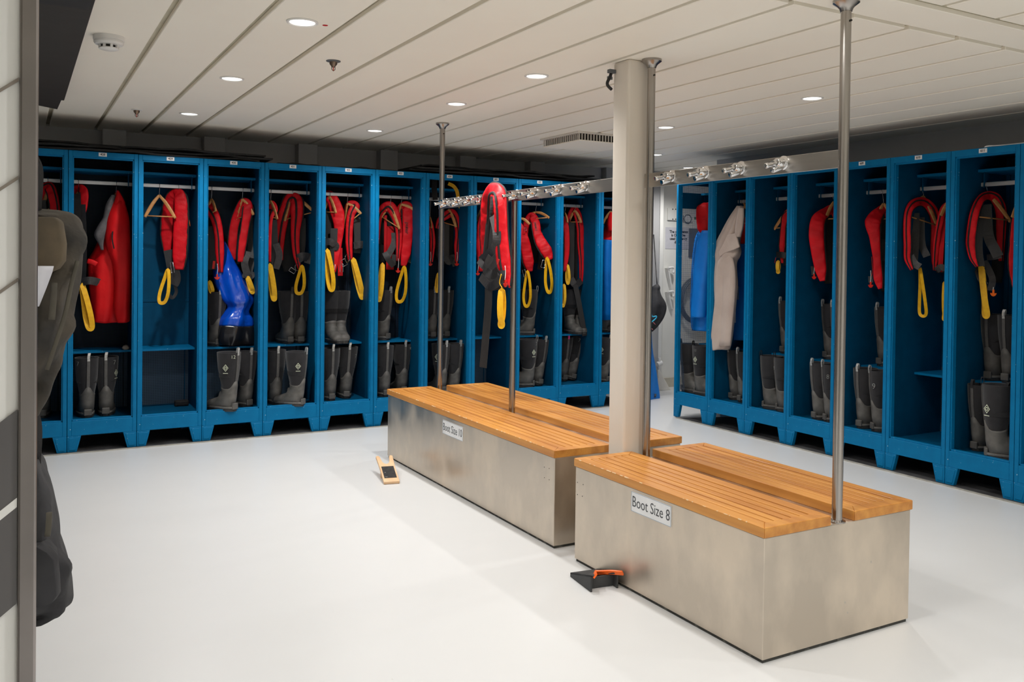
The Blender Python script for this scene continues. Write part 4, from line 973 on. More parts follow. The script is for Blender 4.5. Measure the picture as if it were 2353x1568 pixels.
# 434
hanger('L', (988, 500, .30), (975, 520, .37), (992, 524, .25), 'wooden hanger tip at the left edge of locker 434')
vest('L', 'sliver of red lifejacket with toggle at the left edge of locker 434', [(972, 560, .38, 12), (978, 515, .34, 14), (986, 508, .3, 12), (992, 530, .28, 12), (994, 560, .28, 13), (991, 602, .28, 10)], trim=(.0,), toggle=(989, 606, .25))
hanger('L', (1032, 482, .30), (1014, 512, .37), (1048, 522, .25), 'wooden hanger just right of the far post in locker 434')
vest('L', 'red lifejacket with toggle just right of the far post in locker 434', [(1004, 525, .38, 10), (1010, 508, .36, 14), (1024, 496, .33, 18), (1038, 490, .30, 20), (1048, 504, .28, 16), (1053, 535, .28, 15), (1051, 565, .28, 16), (1049, 602, .28, 9)],
     trim=(.1,), webs=[([(1026, 515, .34), (1025, 560, .33), (1026, 600, .32)], 14, Wb), ([(1022, 590, .29), (1032, 604, .27), (1040, 590, .29), (1046, 612, .29)], 12, Wb)], toggle=(1050, 606, .25), loops=[((1007, 630), (1004, 670), 3, 8, .27)])
mb = MB(); Q = pts3('L', [(1030, 422, .28), (1042, 428, .26), (1050, 440, .25), (1054, 462, .25), (1060, 480, .26), (1066, 474, .27), (1062, 450, .27)])
o = mb.band(Q, .030, .004, ROW['L'][1], smooth=5).build('webbing_strap', 'yellow_webbing'); tag(o, 'yellow strap dangling from the top shelf of locker 434', 'strap')
mb = MB(); Q = pts3('L', [(999, 412, .27), (998, 436, .25), (1000, 460, .25)])
o = mb.band(Q, .045, .006, ROW['L'][1], smooth=4).build('strap_end', 'black_fabric'); tag(o, 'black fabric flap hanging over the top shelf of locker 434', 'strap')
# 601
hanger('L', (1108, 478, .30), (1096, 508, .36), (1178, 514, .25), 'wooden hanger showing either side of the rail lifejacket, in locker 601')
vest('L', 'dark red lifejacket behind the rail lifejacket in locker 601', [(1150, 560, .38, 14), (1146, 510, .37, 16), (1130, 488, .34, 18), (1114, 490, .31, 18), (1106, 520, .29, 20), (1104, 570, .28, 20), (1105, 624, .28, 16)], trim=(-1.,), toggle=(1098, 628, .26))
# 602
hanger('L', (1196, 502, .30), None, (1217, 516, .25), 'wooden hanger tip at the left edge of locker 602', bar=False)
vest('L', 'slanting red lifejacket at the left edge of locker 602', [(1178, 560, .36, 14), (1182, 515, .33, 14), (1194, 522, .30, 18), (1204, 552, .29, 24), (1210, 580, .29, 26), (1214, 602, .28, 26), (1217, 624, .28, 18)], trim=(1.,), loops=[((1212, 624), (1210, 704), 14, 9, .25)], buckles=[(1205, 628, .25, 7, 16, .3)], rings=[(1208, 527, .25, 6)])
hanger('L', (1231, 488, .30), (1208, 505, .40), (1262, 501, .13), 'wooden hanger with bent arm at the right of locker 602')
vest('L', 'slanting red lifejacket with dark lettering at the right of locker 602', [(1208, 545, .37, 10), (1210, 515, .36, 16), (1221, 498, .33, 20), (1230, 510, .28, 20), (1234, 535, .24, 20), (1243, 557, .18, 26), (1255, 577, .14, 28), (1263, 598, .12, 22)],
     trim=(1.,), webs=[([(1246, 535, .30), (1244, 590, .29), (1240, 620, .28)], 12, Wb), ([(1266, 585, .16), (1271, 600, .16), (1264, 625, .16)], 8, Wb)], loops=[((1257, 594), (1262, 672), 13, 10, .095)], buckles=[(1249, 607, .10, 10, 17, -.3)], txt=('punarc', 3, 4, .030, -.006))
# 603
hanger('L', (1298, 490, .30), None, (1304, 512, .25), 'wooden hanger tip at the left edge of locker 603', bar=False)
vest('L', 'sliver of red lifejacket with lettering at the left edge of locker 603', [(1285, 560, .36, 10), (1287, 515, .33, 12), (1295, 504, .30, 14), (1301, 530, .28, 14), (1302, 580, .28, 13), (1297, 624, .28, 9)], trim=(1.,), loops=[((1296, 655), (1294, 704), 4, 7, .25)])
hanger('L', (1321, 484, .30), (1306, 512, .37), (1336, 512, .25), 'wooden hanger under the long lifejacket in locker 603')
vest('L', 'long red lifejacket with a hanging grey belt in locker 603', [(1302, 525, .37, 9), (1308, 500, .36, 12), (1318, 482, .33, 16), (1327, 494, .30, 18), (1333, 525, .29, 17), (1334, 560, .29, 16), (1337, 600, .28, 14), (1335, 650, .28, 10)],
     trim=(.4,), webs=[([(1314, 510, .34), (1313, 580, .33), (1312, 640, .31)], 14, Wb), ([(1312, 640, .28), (1322, 655, .26), (1336, 645, .27)], 15, Wg), ([(1322, 655, .25), (1331, 700, .22), (1344, 772, .20)], 12, Wb)], loops=[((1304, 610), (1305, 652), 4, 7, .27)])
# 604
hanger('L', (1403, 486, .30), (1386, 515, .34), (1420, 515, .26), 'wooden hanger in the red and blue jacket of locker 604')
t, og = garment('L', 'jacket', 'blue jacket with red hood and shoulders in locker 604 beside the column', 'jacket',
    [(500, 1398, 1410), (520, 1392, 1418), (540, 1386, 1424), (552, 1384, 1428), (560, 1384, 1428), (620, 1384, 1432), (680, 1386, 1434), (735, 1388, 1432)], ['red_shell', 'blue_shell'], s=.27, deep=.10, folds=4, amp=.14, group='jackets and bags in the lockers', splits=(3,))
sub_loft('L', t, og, 'hood', 'red_shell', [(488, 1402, 1408), (500, 1398, 1412), (518, 1396, 1414), (532, 1398, 1412)], s=.18, deep=.05)

# ---- right row
t, og = garment('R', 'jacket', 'blue jacket with red hood in the mesh-sided end locker', 'jacket',
    [(520, 1617, 1636), (545, 1608, 1648), (575, 1601, 1652), (610, 1597, 1654), (660, 1594, 1655), (710, 1592, 1655), (745, 1596, 1654), (760, 1600, 1650)], ['blue_shell'], s=.30, deep=.10, folds=4, amp=.14, group='jackets and bags in the lockers')
sub_loft('R', t, og, 'hood', 'red_shell', [(466, 1618, 1630), (476, 1610, 1638), (495, 1606, 1640), (515, 1608, 1640), (530, 1612, 1638), (540, 1618, 1632)], s=.27, deep=.08)
sub_loft('R', t, og, 'sleeve', 'blue_shell', [(530, 1616, 1640), (560, 1604, 1636), (610, 1597, 1628), (660, 1594, 1624), (710, 1591, 1620), (730, 1592, 1618)], s=.17, deep=.05)
f = ROW['R'][0]; a = [f(u, v, .135) for u, v in ((1601, 655), (1608, 655), (1610, 624), (1604, 624))]; MB().prism(a, (-.004, 0, 0)).build('reflective_patch', 'reflector', t, origin=og)
hanger('R', (1634, 462, .30), (1612, 512, .30), (1656, 512, .30), 'wooden hanger in the jacket of the mesh-sided end locker')
hanger('R', (1714, 470, .30), (1690, 520, .26), (1735, 512, .33), 'wooden hanger under the blue jacket behind the beige one')
t, og = garment('R', 'jacket', 'blue jacket with reflective patch half behind the beige jacket', 'jacket',
    [(500, 1704, 1716), (525, 1696, 1730), (560, 1691, 1738), (620, 1688, 1740), (680, 1684, 1742), (740, 1683, 1742), (782, 1682, 1740)], ['red_shell', 'blue_shell'], s=.33, deep=.06, folds=4, amp=.10, group='jackets and bags in the lockers', splits=(2,))
for (u0, u1, v0, v1, m) in ((1685, 1698, 658, 689, 'reflector'), (1684, 1691, 712, 742, 'paper')):
    a = [f(u, v, .245) for u, v in ((u0, v1), (u1, v1), (u1, v0), (u0, v0))]; MB().prism(a, (-.004, 0, 0)).build('patch', m, t, origin=og)
hanger('R', (1709, 466, .30), None, (1722, 500, .28), 'wire hook and wooden hanger of the beige jacket', bar=False)
t, og = garment('R', 'jacket', 'beige crumpled jacket hanging sideways over the blue one', 'jacket',
    [(474, 1696, 1706), (500, 1682, 1706), (530, 1665, 1702), (556, 1651, 1697), (578, 1643, 1700), (590, 1640, 1696), (602, 1636, 1689), (625, 1632, 1689), (655, 1634, 1691), (690, 1640, 1688), (730, 1639, 1683), (770, 1636, 1678), (798, 1633, 1672), (804, 1640, 1664)], ['beige_cloth'], s=.078, deep=.060, folds=3, amp=.20, group='jackets and bags in the lockers', seed=3)
sub_loft('R', t, og, 'collar', 'beige_cloth', [(478, 1698, 1709), (500, 1694, 1709), (525, 1690, 1706), (545, 1690, 1700)], s=.028, deep=.02)
Q = [ROW['R'][0](u, v, .022) for u, v in ((1674, 541), (1692, 536), (1697, 552), (1701, 568), (1691, 573), (1669, 581), (1657, 590), (1654, 580), (1664, 562))]
MB().prism(Q, (-.014, 0, 0)).build('pocket_flap', 'beige_cloth', t, origin=og, bevel=.004)
sub_loft('R', t, og, 'sleeve', 'beige_cloth', [(578, 1668, 1676), (590, 1658, 1682), (606, 1652, 1687), (640, 1658, 1690), (690, 1662, 1688), (740, 1656, 1683), (795, 1652, 1678)], s=.042, deep=.026, amp=.16)
# 607
hanger('R', (1816, 478, .32), (1779, 528, .28), (1838, 520, .36), 'wooden hanger with rounded left tip in the third locker from the mesh end')
vest('R', 'red and black lifejacket half hidden in the third locker from the mesh end', [(1797, 605, .28, 9), (1797, 565, .28, 14), (1800, 520, .29, 12), (1806, 496, .31, 16), (1818, 488, .34, 18), (1828, 520, .36, 18), (1828, 600, .38, 18)], trim=(1., -.9),
     webs=[([(1776, 560, .30), (1775, 590, .30)], 9, Wb), ([(1784, 586, .25), (1796, 586, .25), (1806, 588, .26)], 14, Wb)], loops=[((1788, 602), (1788, 626), 3, 9, .26)], cords=[([(1780, 605, .26), (1783, 592, .26)], 'red_plastic')])
# 608
hanger('R', (1916, 464, .30), (1896, 506, .24), (1938, 505, .34), 'wooden hanger under the plain red lifejacket just left of the near post')
vest('R', 'plain red lifejacket lobe just left of the near post', [(1930, 580, .38, 16), (1926, 510, .36, 18), (1914, 482, .33, 20), (1898, 488, .27, 22), (1880, 506, .19, 32), (1876, 540, .16, 34), (1880, 580, .16, 31), (1886, 620, .16, 26), (1890, 646, .16, 16)], trim=(-1.,), toggle=(1870, 636, .16), webs=[([(1866, 612, .19), (1868, 632, .18)], 6, Wb)])
# 609
hanger('R', (2030, 468, .30), (2016, 506, .26), (2052, 505, .34), 'wooden hanger under the lifejacket in locker 609')
vest('R', 'red lifejacket with orange-red toggle in locker 609', [(2050, 580, .38, 16), (2046, 510, .36, 18), (2036, 482, .33, 20), (2022, 486, .28, 22), (2006, 510, .21, 36), (2010, 545, .19, 24), (2015, 595, .19, 17), (2018, 640, .19, 20), (2023, 664, .19, 13)], trim=(-1.,), toggle=(2000, 655, .18),
     webs=[([(2034, 550, .33), (2034, 600, .33)], 16, Wb), ([(2000, 635, .29), (2001, 650, .28)], 10, Wb)], cords=[([(2003, 590, .27), (2005, 620, .27), (2003, 635, .27)], 'red_plastic')])
# 610
hanger('R', (2122, 452, .30), (2074, 496, .13), (2154, 522, .42), 'wooden hanger with both arms showing in locker 610')
vest('R', 'red lifejacket with a yellow loop in the middle of locker 610', [(2142, 608, .44, 14), (2148, 560, .43, 18), (2150, 510, .42, 20), (2142, 482, .38, 22), (2122, 464, .30, 20), (2100, 468, .20, 20), (2087, 488, .14, 16), (2084, 525, .12, 16), (2085, 565, .12, 16), (2085, 595, .12, 14), (2095, 620, .13, 10)],
     trim=(.2, -1.), webs=[([(2102, 490, .24), (2101, 560, .22), (2098, 605, .20)], 20, Wb), ([(2116, 500, .30), (2118, 560, .29), (2130, 590, .29)], 16, Wb), ([(2092, 588, .14), (2102, 606, .15), (2114, 614, .16)], 16, Wg)], loops=[((2114, 617), (2121, 727), 20, 8, .20)])
hanger('R', (2184, 460, .32), (2162, 496, .27), None, 'wooden hanger tip at the right of locker 610', bar=False)
vest('R', 'red lifejacket edge at the right of locker 610', [(2190, 500, .36, 16), (2180, 474, .33, 16), (2168, 482, .30, 16), (2158, 520, .28, 14), (2152, 560, .28, 14), (2149, 595, .28, 12), (2147, 622, .28, 8)], trim=(.3,), webs=[([(2168, 500, .31), (2164, 560, .30), (2160, 625, .29)], 10, 'red_nylon'), ([(2152, 622, .27), (2162, 614, .26), (2172, 618, .27)], 14, Wg)], loops=[((2169, 650), (2168, 735), 3, 6, .27)])
# 611
hanger('R', (2269, 446, .30), (2229, 500, .13), (2322, 510, .42), 'wooden hanger with both arms showing in locker 611')
vest('R', 'red lifejacket with tangled grey straps in the middle of locker 611', [(2300, 600, .44, 14), (2300, 540, .43, 20), (2300, 485, .40, 24), (2287, 456, .35, 24), (2268, 450, .29, 20), (2252, 460, .21, 18), (2239, 490, .15, 20), (2232, 530, .13, 20), (2230, 562, .13, 20), (2235, 592, .13, 15), (2245, 613, .14, 9)],
     trim=(-1., .5), panels=[[(2276, 500, .42, 60), (2276, 560, .42, 62), (2278, 650, .42, 44)]], webs=[([(2266, 470, .27), (2271, 540, .26), (2286, 574, .25), (2294, 590, .25)], 22, Wb), ([(2252, 490, .24), (2249, 570, .20), (2254, 612, .18)], 16, Wb), ([(2268, 592, .27), (2285, 590, .26), (2300, 586, .27)], 14, Wg), ([(2240, 600, .27), (2252, 640, .25), (2266, 655, .26)], 12, Wg), ([(2262, 600, .27), (2280, 640, .26), (2276, 668, .27)], 14, Wb)],
     loops=[((2255, 612), (2266, 727), 6, 15, .25)], toggle=(2282, 674, .27, 'orange_plastic'))
hanger('R', (2350, 452, .32), (2326, 500, .27), None, 'wooden hanger behind the right frame of locker 611', bar=False)
vest('R', 'thin red lifejacket edge at the right frame of locker 611', [(2356, 500, .35, 18), (2344, 476, .32, 18), (2333, 510, .29, 16), (2328, 560, .28, 15), (2325, 610, .28, 14), (2330, 660, .28, 10)], trim=(1.,))

# ---- lifejacket draped over the rail
vest('H', 'large red lifejacket draped over the hook rail between the two far posts', [(1110, 592, .075, 8), (1115, 545, .07, 24), (1119, 500, .06, 30), (1123, 462, .05, 34), (1134, 440, .02, 38), (1148, 448, -.03, 36), (1151, 490, -.05, 32), (1153, 545, -.055, 33), (1158, 600, -.055, 36), (1164, 636, -.055, 26), (1171, 660, -.055, 6)],
     trim=(.35, -1.), hangs=None, webs=[([(1131, 452, -.05), (1128, 490, -.07), (1121, 535, -.08), (1117, 578, -.085)], 8, 'black_fabric'), ([(1133, 494, -.06), (1142, 540, -.085), (1134, 572, -.095), (1104, 600, -.09)], 20, Wg), ([(1100, 598, -.10), (1114, 612, -.105), (1128, 590, -.10)], 16, Wg),
      ([(1104, 636, -.09), (1127, 658, -.10), (1150, 640, -.095), (1152, 622, -.09)], 18, Wb), ([(1118, 625, -.105), (1132, 632, -.11), (1146, 622, -.105)], 20, 'black_fabric'), ([(1123, 655, -.085), (1122, 700, -.085), (1117, 765, -.085), (1110, 845, -.085)], 18, Wb), ([(1146, 596, -.10), (1143, 608, -.10)], 4, 'red_plastic')],
     loops=[((1153, 668), (1152, 749), 7, 17, -.095)], toggle=(1160, 652, -.10, 'red_plastic'), cords=[([(1152, 630, -.10), (1148, 650, -.105), (1154, 662, -.10)], 'yellow_webbing')])
o = [x for x in C.objects if x.type == 'EMPTY' and x.name.startswith('lifejacket')][-1]
if 'group' in o: del o['group']

# ---- black foam mats lying on the locker tops
def top_mat(x0, x1, y0, y1, z, label, seed, droop=0.):
    mb = MB(); n = 26; vs = []
    rows = []
    for i in range(n+1):
        x = x0+(x1-x0)*i/n
        dz = .006*math.sin(i*.55+seed)+.004*math.sin(i*1.3+seed*2)
        yy = y0+.02*math.sin(i*.3+seed)
        rows.append([V((x, yy, z+max(dz, -.002))), V((x, y1, z+max(dz, -.002))), V((x, y1, z+.012+max(dz, -.002))), V((x, yy, z+.012+max(dz, -.002)))])
    mb.loft(rows); o = mb.build('foam_mat', 'foam_black'); tag(o, label, 'mat', 'black foam mats on the locker tops')
for i in range(3):
    top_mat(-.3, 1.55+.07*(i == 1)+.02*i, YL-.01+.0*i, 7.2, LH+.002+i*.020, ['bottom', 'middle, protruding at its right end,', 'top'][i]+' black foam mat stacked on lockers 427 to 430', i*1.7+1)
top_mat(1.7, 2.7, YL+.08, 7.2, LH+.002, 'thin black foam mat lying flat over lockers 431 and 432', 5)
for i in range(3):
    top_mat(2.62+.05*i+.12, 4.62-.04*i, YL+.0, 7.2, LH+.015+i*.020, ['bottom', 'middle', 'top'][i]+' black foam mat stacked on lockers 433 to 603', i*2.1+2)
# white cable on the right row
Q = [(XR+.012, 3.205, LH-.006), (XR+.006, 3.19, LH+.006), (XR+.03, 3.13, LH+.006), (XR+.05, 3.03, LH+.007), (XR+.04, 2.9, LH+.006), (XR+.06, 2.6, LH+.006), (XR+.06, 2.3, LH+.006)]
o = MB().tube(Q, .0045, smooth=5).build('cable', 'cable_white', smooth=True); tag(o, 'white cable lying along the top edge of locker 611', 'cable')

# ---- the far passage
y = 7.44
t = thing('wall_notice', 'pale printed notice on the white wall beside the mesh-sided locker', 'notice', (6.2, y, 1.36))
og = V((6.2, y, 1.36))
a, b = hit(1529, 522, 'y', y), hit(1529, 572, 'y', y)
P = MB().box(a.x, a.x+.62, y-.003, y, b.z, a.z).build('sheet', 'paper_grey', t, origin=og)
def line(words, v, u0):
    c = hit(u0, v, 'y', y)
    text(words, .040, (c.x, y-.0034, c.z), (1, 0, 0), (0, 0, 1), 'print', 'print_black', P, origin=og, bold=.0012)
line('The c', 533, 1546); line('is O', 541, 1548); line('used', 549, 1545); line('d', 557, 1551); line('nance', 533, 1573); line('be', 541, 1571); line('ency', 549, 1572)
a = hit(1533, 478, 'y', y); b = hit(1552, 507, 'y', y)
t = thing('wall_box', 'flat white cover plate with four screws above the wall notice', 'cover plate', ((a.x+b.x)/2, y, b.z))
og = t.location.copy()
MB().box(a.x, b.x+.06, y-.02, y, b.z, a.z).build('cover', 'wall_white', t, origin=og, bevel=.004)
for (u, v) in ((1546, 481), (1546, 504), (1552.5, 481), (1552.5, 504)):
    c = hit(u, v, 'y', y-.02); MB().lathe([(.007, 0), (.007, .002)], c, (0, -1, 0), 10).build('screw', 'slot_dark', t, origin=og)
# white grab handles on the wall
for k, (v0, v1, lab) in enumerate(((616, 670, 'upper white angled pull handle on the far wall'), (671, 712, 'lower white angled pull handle on the far wall'))):
    A = hit(1536, v0, 'y', y-.05); Bt = hit(1547, v0-1, 'y', y-.05); Cc = hit(1545, v1, 'y', y-.03)
    t = thing('pull_handle', lab, 'handle', (Cc.x, y, Cc.z), 0, 'white pull handles on the far wall'); og = t.location.copy()
    MB().tube([A, Bt, Bt+V((.01, 0, -.03)), hit(1547, v0+12, 'y', y-.05)], .012, n=10, smooth=3).build('bow', 'white_plastic', t, smooth=True, origin=og)
    MB().prism([A+V((-.01, 0, 0)), A+V((.012, 0, 0)), Cc+V((.012, 0, 0)), Cc+V((-.008, 0, 0))], (0, .055, 0)).build('stay', 'white_plastic', t, origin=og, bevel=.003)
# triangular white foot at the wall
Q = [hit(1512, 896, 'y', 7.27), hit(1541, 897, 'y', 7.25), hit(1516, 851, 'y', 7.27), hit(1512, 850, 'y', 7.27)]
Q[0].z = .001; Q[1].z = .001
t = MB().prism(Q, (0, .012, 0)).build('support_foot', 'white_paint', bevel=.003); tag(t, 'white triangular support foot standing on the floor by the far wall', 'bracket')
t = thing('pipe_clamp', 'small white pipe stub with clamp low on the far wall', 'pipe', (hit(1515, 840, 'y', 7.30).x, 7.30, hit(1515, 845, 'y', 7.30).z)); og = t.location.copy()
c = hit(1515, 836, 'y', 7.29); MB().lathe([(.026, -.03), (.026, .03)], c, (1, 0, .3), 14).build('clamp', 'white_plastic', t, smooth='auto', origin=og)
MB().lathe([(.016, -.06), (.016, .06)], c, (0, 0, 1), 12).build('pipe', 'white_plastic', t, smooth='auto', origin=og)
# hose reel and notices seen through the mesh
c = hit(1600, 690, 'y', 7.40)
t = thing('hose_reel', 'grey coiled hose ring on the far wall seen through the locker mesh', 'hose reel', (c.x, 7.42, c.z-.3)); og = t.location.copy()
rr = .235
for k in range(3): MB().tube([c+V(((rr-.012*k)*math.cos(a), -.012*k, (rr*1.05-.012*k)*math.sin(a))) for a in [2*PI*i/40 for i in range(40)]], .010, closed=True, n=8).build('hose', 'hose_grey', t, smooth=True, origin=og)
MB().box(c.x-.03, c.x+.03, 7.385, 7.44, c.z-.2, c.z+.2).build('hub_bracket', 'hose_grey', t, origin=og)
a = hit(1569, 495, 'y', y); b = hit(1590, 512, 'y', y)
t = MB().box(a.x, b.x, y-.004, y, b.z, a.z).build('pictogram_sign', 'paper'); tag(t, 'small line-drawing sign on the far wall behind the locker mesh', 'sign')
w2 = MB()
for (x0, x1, z0, z1) in ((.0, .012, 0, 1), (.0, 1, 0, .06)): w2.box(a.x+(b.x-a.x)*x0, a.x+(b.x-a.x)*x1+.006, y-.0055, y-.004, b.z+(a.z-b.z)*z0, b.z+(a.z-b.z)*z1)
w2.tube([V(((a.x+b.x)/2+.05*math.cos(q), y-.006, (a.z+b.z)/2+.045*math.sin(q))) for q in [2*PI*i/16 for i in range(16)]], .005, closed=True, n=5)
w2.build('drawing', 'print_grey', t)
a = hit(1595, 499, 'y', y); b = hit(1610, 505, 'y', y)
t = MB().box(a.x, b.x, y-.004, y, b.z, a.z).build('direction_sign', 'green_print'); tag(t, 'small green sign strip on the far wall behind the locker mesh', 'sign')
a = hit(1583, 525, 'y', y); b = hit(1606, 592, 'y', y)
t = MB().box(a.x, b.x, y-.012, y, b.z, a.z).build('wall_board', 'hose_grey'); tag(t, 'dark grey board on the far wall behind the locker mesh', 'board')
# garments hanging on the end of the left row
def hung(name, label, cat, rings, m, xs, yy, deep, seed, amp=.16, folds=4):
    R = []; n = 32
    for k, (v, u0, u1) in enumerate(rings):
        a = hit(u0, v, 'y', yy); b = hit(u1, v, 'y', yy); c = (a+b)/2; ex = (b-a)/2
        R.append([c+ex*math.cos(q)+V((0, math.sin(q)*min(deep, ex.length)*(1+amp*math.sin(folds*q+seed+k*.5)), 0)) for q in [2*PI*i/n for i in range(n)]])
    cols = [spline([r[q] for r in R], 4) for q in range(n)]
    c = sum(R[-1], V((0, 0, 0)))/n
    t = thing(name, label, cat, c)
    return t, c, MB().loft([[q[k] for q in cols] for k in range(len(cols[0]))]).build('body', m, t, smooth=True, origin=c)
t, og, bo = hung('waterproof_trousers', 'bright blue waterproof trouser leg reaching the floor behind the near post', 'trousers', [(640, 1470, 1484), (720, 1468, 1492), (800, 1466, 1496), (840, 1466, 1502), (880, 1466, 1508), (910, 1466, 1512), (920, 1468, 1510)], 'blue_shell', 0, 6.92, .09, 1)
a = hit(1504, 908, 'y', 6.84); MB().box(a.x-.01, a.x+.01, 6.822, 6.832, a.z-.01, a.z+.012).build('label_tab', 'hose_grey', t, origin=og)
MB().lathe([(.07, 0), (.085, .02), (.06, .05)], (og.x, og.y, .002), (0, 0, 1), 16).build('boot_foot', 'black_rubber', t, smooth=True, origin=og)
t, og, bo = hung('rucksack', 'black rolled-top sack with a cyan cord hanging behind the near post', 'bag', [(654, 1507, 1513), (660, 1500, 1515), (668, 1496, 1514), (680, 1488, 1516), (695, 1484, 1523), (710, 1482, 1524), (730, 1484, 1519), (750, 1486, 1508), (762, 1488, 1498)], 'bag_slate', 0, 6.78, .12, 2)
MB().tube([hit(u, v, 'y', 6.655) for u, v in ((1496, 722), (1500, 728), (1508, 727), (1507, 732), (1498, 740))], .006, smooth=4).build('cord', 'cyan_cord', t, smooth=True, origin=og)
MB().tube([hit(u, v, 'y', 6.655) for u, v in ((1501, 741), (1506, 746))], .004).build('cord', 'pink_cord', t, smooth=True, origin=og)
MB().tube([hit(u, v, 'y', 6.655) for u, v in ((1497, 755), (1500, 758))], .004).build('cord', 'pink_cord', t, smooth=True, origin=og)
MB().tube([hit(1510, 656, 'y', 6.78), hit(1506, 600, 'y', 7.0), hit(1502, 540, 'y', 7.3)], .006, smooth=3).build('hanging_strap', 'webbing', t, smooth=True, origin=og)

# ---- bags hanging on the hidden face of the near partition
def sack(label, outline, mats_, y0, half, seed, name='backpack'):
    """outline: (v, right edge u); the bag hangs against the partition face x = .021"""
    R = []; n = 36
    for k, (v, u) in enumerate(outline):
        e = hit(u, v, 'y', y0); x1 = max(e.x, .03); xc = .0225; dx = x1-xc
        hw = half*(.55+.45*math.sin(PI*min(max((k+.6)/len(outline), .0), 1)))
        row = []
        for i in range(n):
            q = 2*PI*i/n; cx = max(math.cos(q), -.02)
            wv = 1+.09*math.sin(5*q+seed+k*.9)+.08*math.sin(k*1.7+seed+2*q)+.05*math.sin(k*3.1+7*q)
            row.append(V((xc+dx*abs(cx)**.7*(1 if cx > 0 else 0)*(wv if abs(math.sin(q)) > .35 else 1), y0+math.sin(q)*hw*wv, e.z+.006*math.sin(3*q+seed))))
        R.append(row)
    cols = [spline([r[q] for r in R], 4) for q in range(n)]
    og = V((.03, y0, min(p.z for p in R[-1])))
    t = thing(name, label, 'bag', og, 0, 'bags hanging on the partition')
    MB().loft([[q[k] for q in cols] for k in range(len(cols[0]))]).build('body', mats_[0], t, smooth=True, origin=og)
    return t, og
t, og = sack('olive-brown backpack hanging on the partition edge in front of locker 427', [(488, 96), (492, 140), (500, 170), (520, 188), (560, 192), (610, 189), (655, 185), (700, 174), (745, 166), (790, 152), (830, 142), (865, 126), (900, 112), (930, 96)], ['bag_dark'], 2.0, .17, 2)
def hpx(u, v, y): return hit(u, v, 'y', y)
mb = MB(); rows = []
for v, u in ((500, 132), (510, 146), (560, 154), (600, 152), (618, 138), (626, 118)):
    e = hpx(u, v, 1.80); rows.append([V((.023, 1.86, e.z)), V((.023, 1.79, e.z)), V((e.x-.008, 1.78, e.z)), V((e.x, 1.80, e.z)), V((e.x, 1.86, e.z))])
mb.loft(rows).build('front_pocket', 'bag_brown', t, smooth=True, origin=og, bevel=.004)
Q = [hpx(u, v, 1.80) for u, v in ((124, 650), (122, 690), (119, 735))]; MB().band(Q, .011, .006, (0, -1, 0), smooth=4, n=8, shape=3).build('zip_pull', 'bag_trim', t, smooth=True, origin=og)
Q = [hpx(u, v, 1.82) for u, v in ((178, 600), (165, 650), (150, 720), (128, 790), (108, 850))]; MB().band(Q, .008, .005, (.4, -1, 0), smooth=4, n=8, shape=3).build('piping', 'bag_trim', t, smooth=True, origin=og)
mb = MB(); rows = []
for v, u in ((612, 124), (625, 121), (660, 108), (690, 96), (705, 90)):
    e = hpx(u, v, 1.76); rows.append([V((.022, 1.80, e.z)), V((.022, 1.765, e.z)), V((max(e.x, .024), 1.765, e.z)), V((max(e.x, .024), 1.80, e.z))])
mb.loft(rows).build('towel_end', 'paper_grey', t, smooth=True, origin=og)
Q = [V((.028, 1.98, hpx(150, 496, 2.0).z)), V((.032, 1.98, 1.50)), V((.0235, 1.98, 1.53))]; MB().band(Q, .025, .004, (0, 1, 0), smooth=4).build('hanging_loop', 'webbing', t, origin=og)
t, og = sack('dark slate backpack hanging low on the partition edge over the floor', [(1052, 92), (1075, 104), (1110, 120), (1150, 130), (1185, 137), (1225, 140), (1260, 152), (1300, 163), (1340, 168), (1362, 166), (1380, 140), (1388, 100)], ['bag_slate'], 2.0, .17, 5)
mb = MB(); rows = []
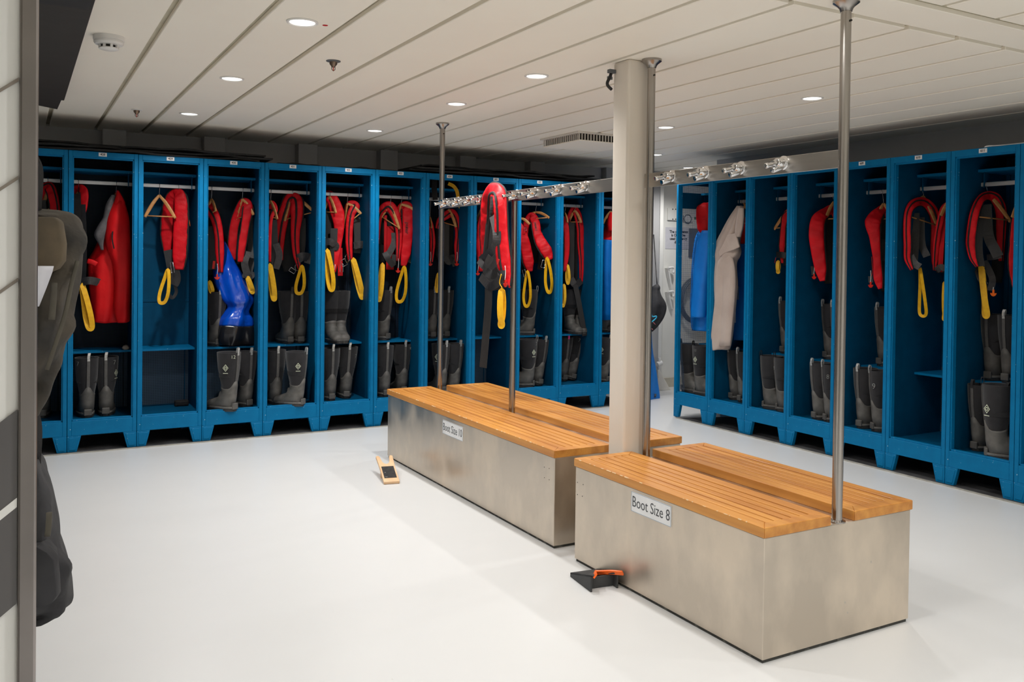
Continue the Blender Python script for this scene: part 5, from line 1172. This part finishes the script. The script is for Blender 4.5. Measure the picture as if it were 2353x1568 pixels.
for v, u in ((1250, 96), (1262, 118), (1280, 134), (1320, 138), (1360, 140), (1378, 128), (1386, 104)):
    e = hpx(u, v, 1.80); rows.append([V((.023, 1.86, e.z)), V((.023, 1.79, e.z)), V((max(e.x-.008, .024), 1.78, e.z)), V((max(e.x, .026), 1.80, e.z)), V((max(e.x, .026), 1.86, e.z))])
mb.loft(rows).build('front_pocket', 'bag_slate', t, smooth=True, origin=og, bevel=.004)
Q = [hpx(u, v, 1.80) for u, v in ((113, 1178), (112, 1205), (109, 1233))]; MB().band(Q, .010, .006, (0, -1, 0), smooth=4, n=8, shape=3).build('zip_pull', 'bag_trim', t, smooth=True, origin=og)
Q = [V((.03, 1.98, hpx(95, 1060, 2.0).z)), V((.032, 1.98, 1.0)), V((.024, 1.98, 1.04))]; MB().band(Q, .025, .004, (0, 1, 0), smooth=4).build('hanging_loop', 'webbing', t, origin=og)
# floor items
o = MB().obox(PL(425, 935, .42)*1+V((0, 0, 0)), (.05, 0, 0), (0, .03, 0), (0, 0, .02)); 
p = PL(417, 932, .40); o = MB().box(p.x-.05, p.x+.05, p.y-.03, p.y+.03, FLZ+.0005, FLZ+.045).build('small_pouch', 'black_fabric', bevel=.012); tag(o, 'small black pouch on the floor of locker 429', 'pouch')
EXPO = 0.0

# ------------------------------------------------------------------ camera, world, exposure
cd = bpy.data.cameras.new('camera'); cam = bpy.data.objects.new('camera', cd); C.objects.link(cam)
cd.sensor_fit = 'HORIZONTAL'; cd.sensor_width = 36; cd.lens = F/W*36
cd.shift_x = -CX/W; cd.shift_y = CY/W
cd.clip_start = .02
m3 = Matrix((RT, UP, -FW)).transposed()
cam.matrix_world = Matrix.Translation(CAM) @ m3.to_4x4()
sc = bpy.context.scene; sc.camera = cam
wd = bpy.data.worlds.new('world'); sc.world = wd; wd.use_nodes = True
wd.node_tree.nodes['Background'].inputs['Color'].default_value = (.9, .92, 1, 1)
wd.node_tree.nodes['Background'].inputs['Strength'].default_value = .03
sc.view_settings.view_transform = 'Standard'; sc.view_settings.look = 'None'
sc.view_settings.exposure = EXPO; sc.view_settings.gamma = 1; sc.view_settings.use_curve_mapping = False
sc.cycles.max_bounces = 10; sc.cycles.diffuse_bounces = 6; sc.cycles.glossy_bounces = 4
sc.cycles.sample_clamp_indirect = 6
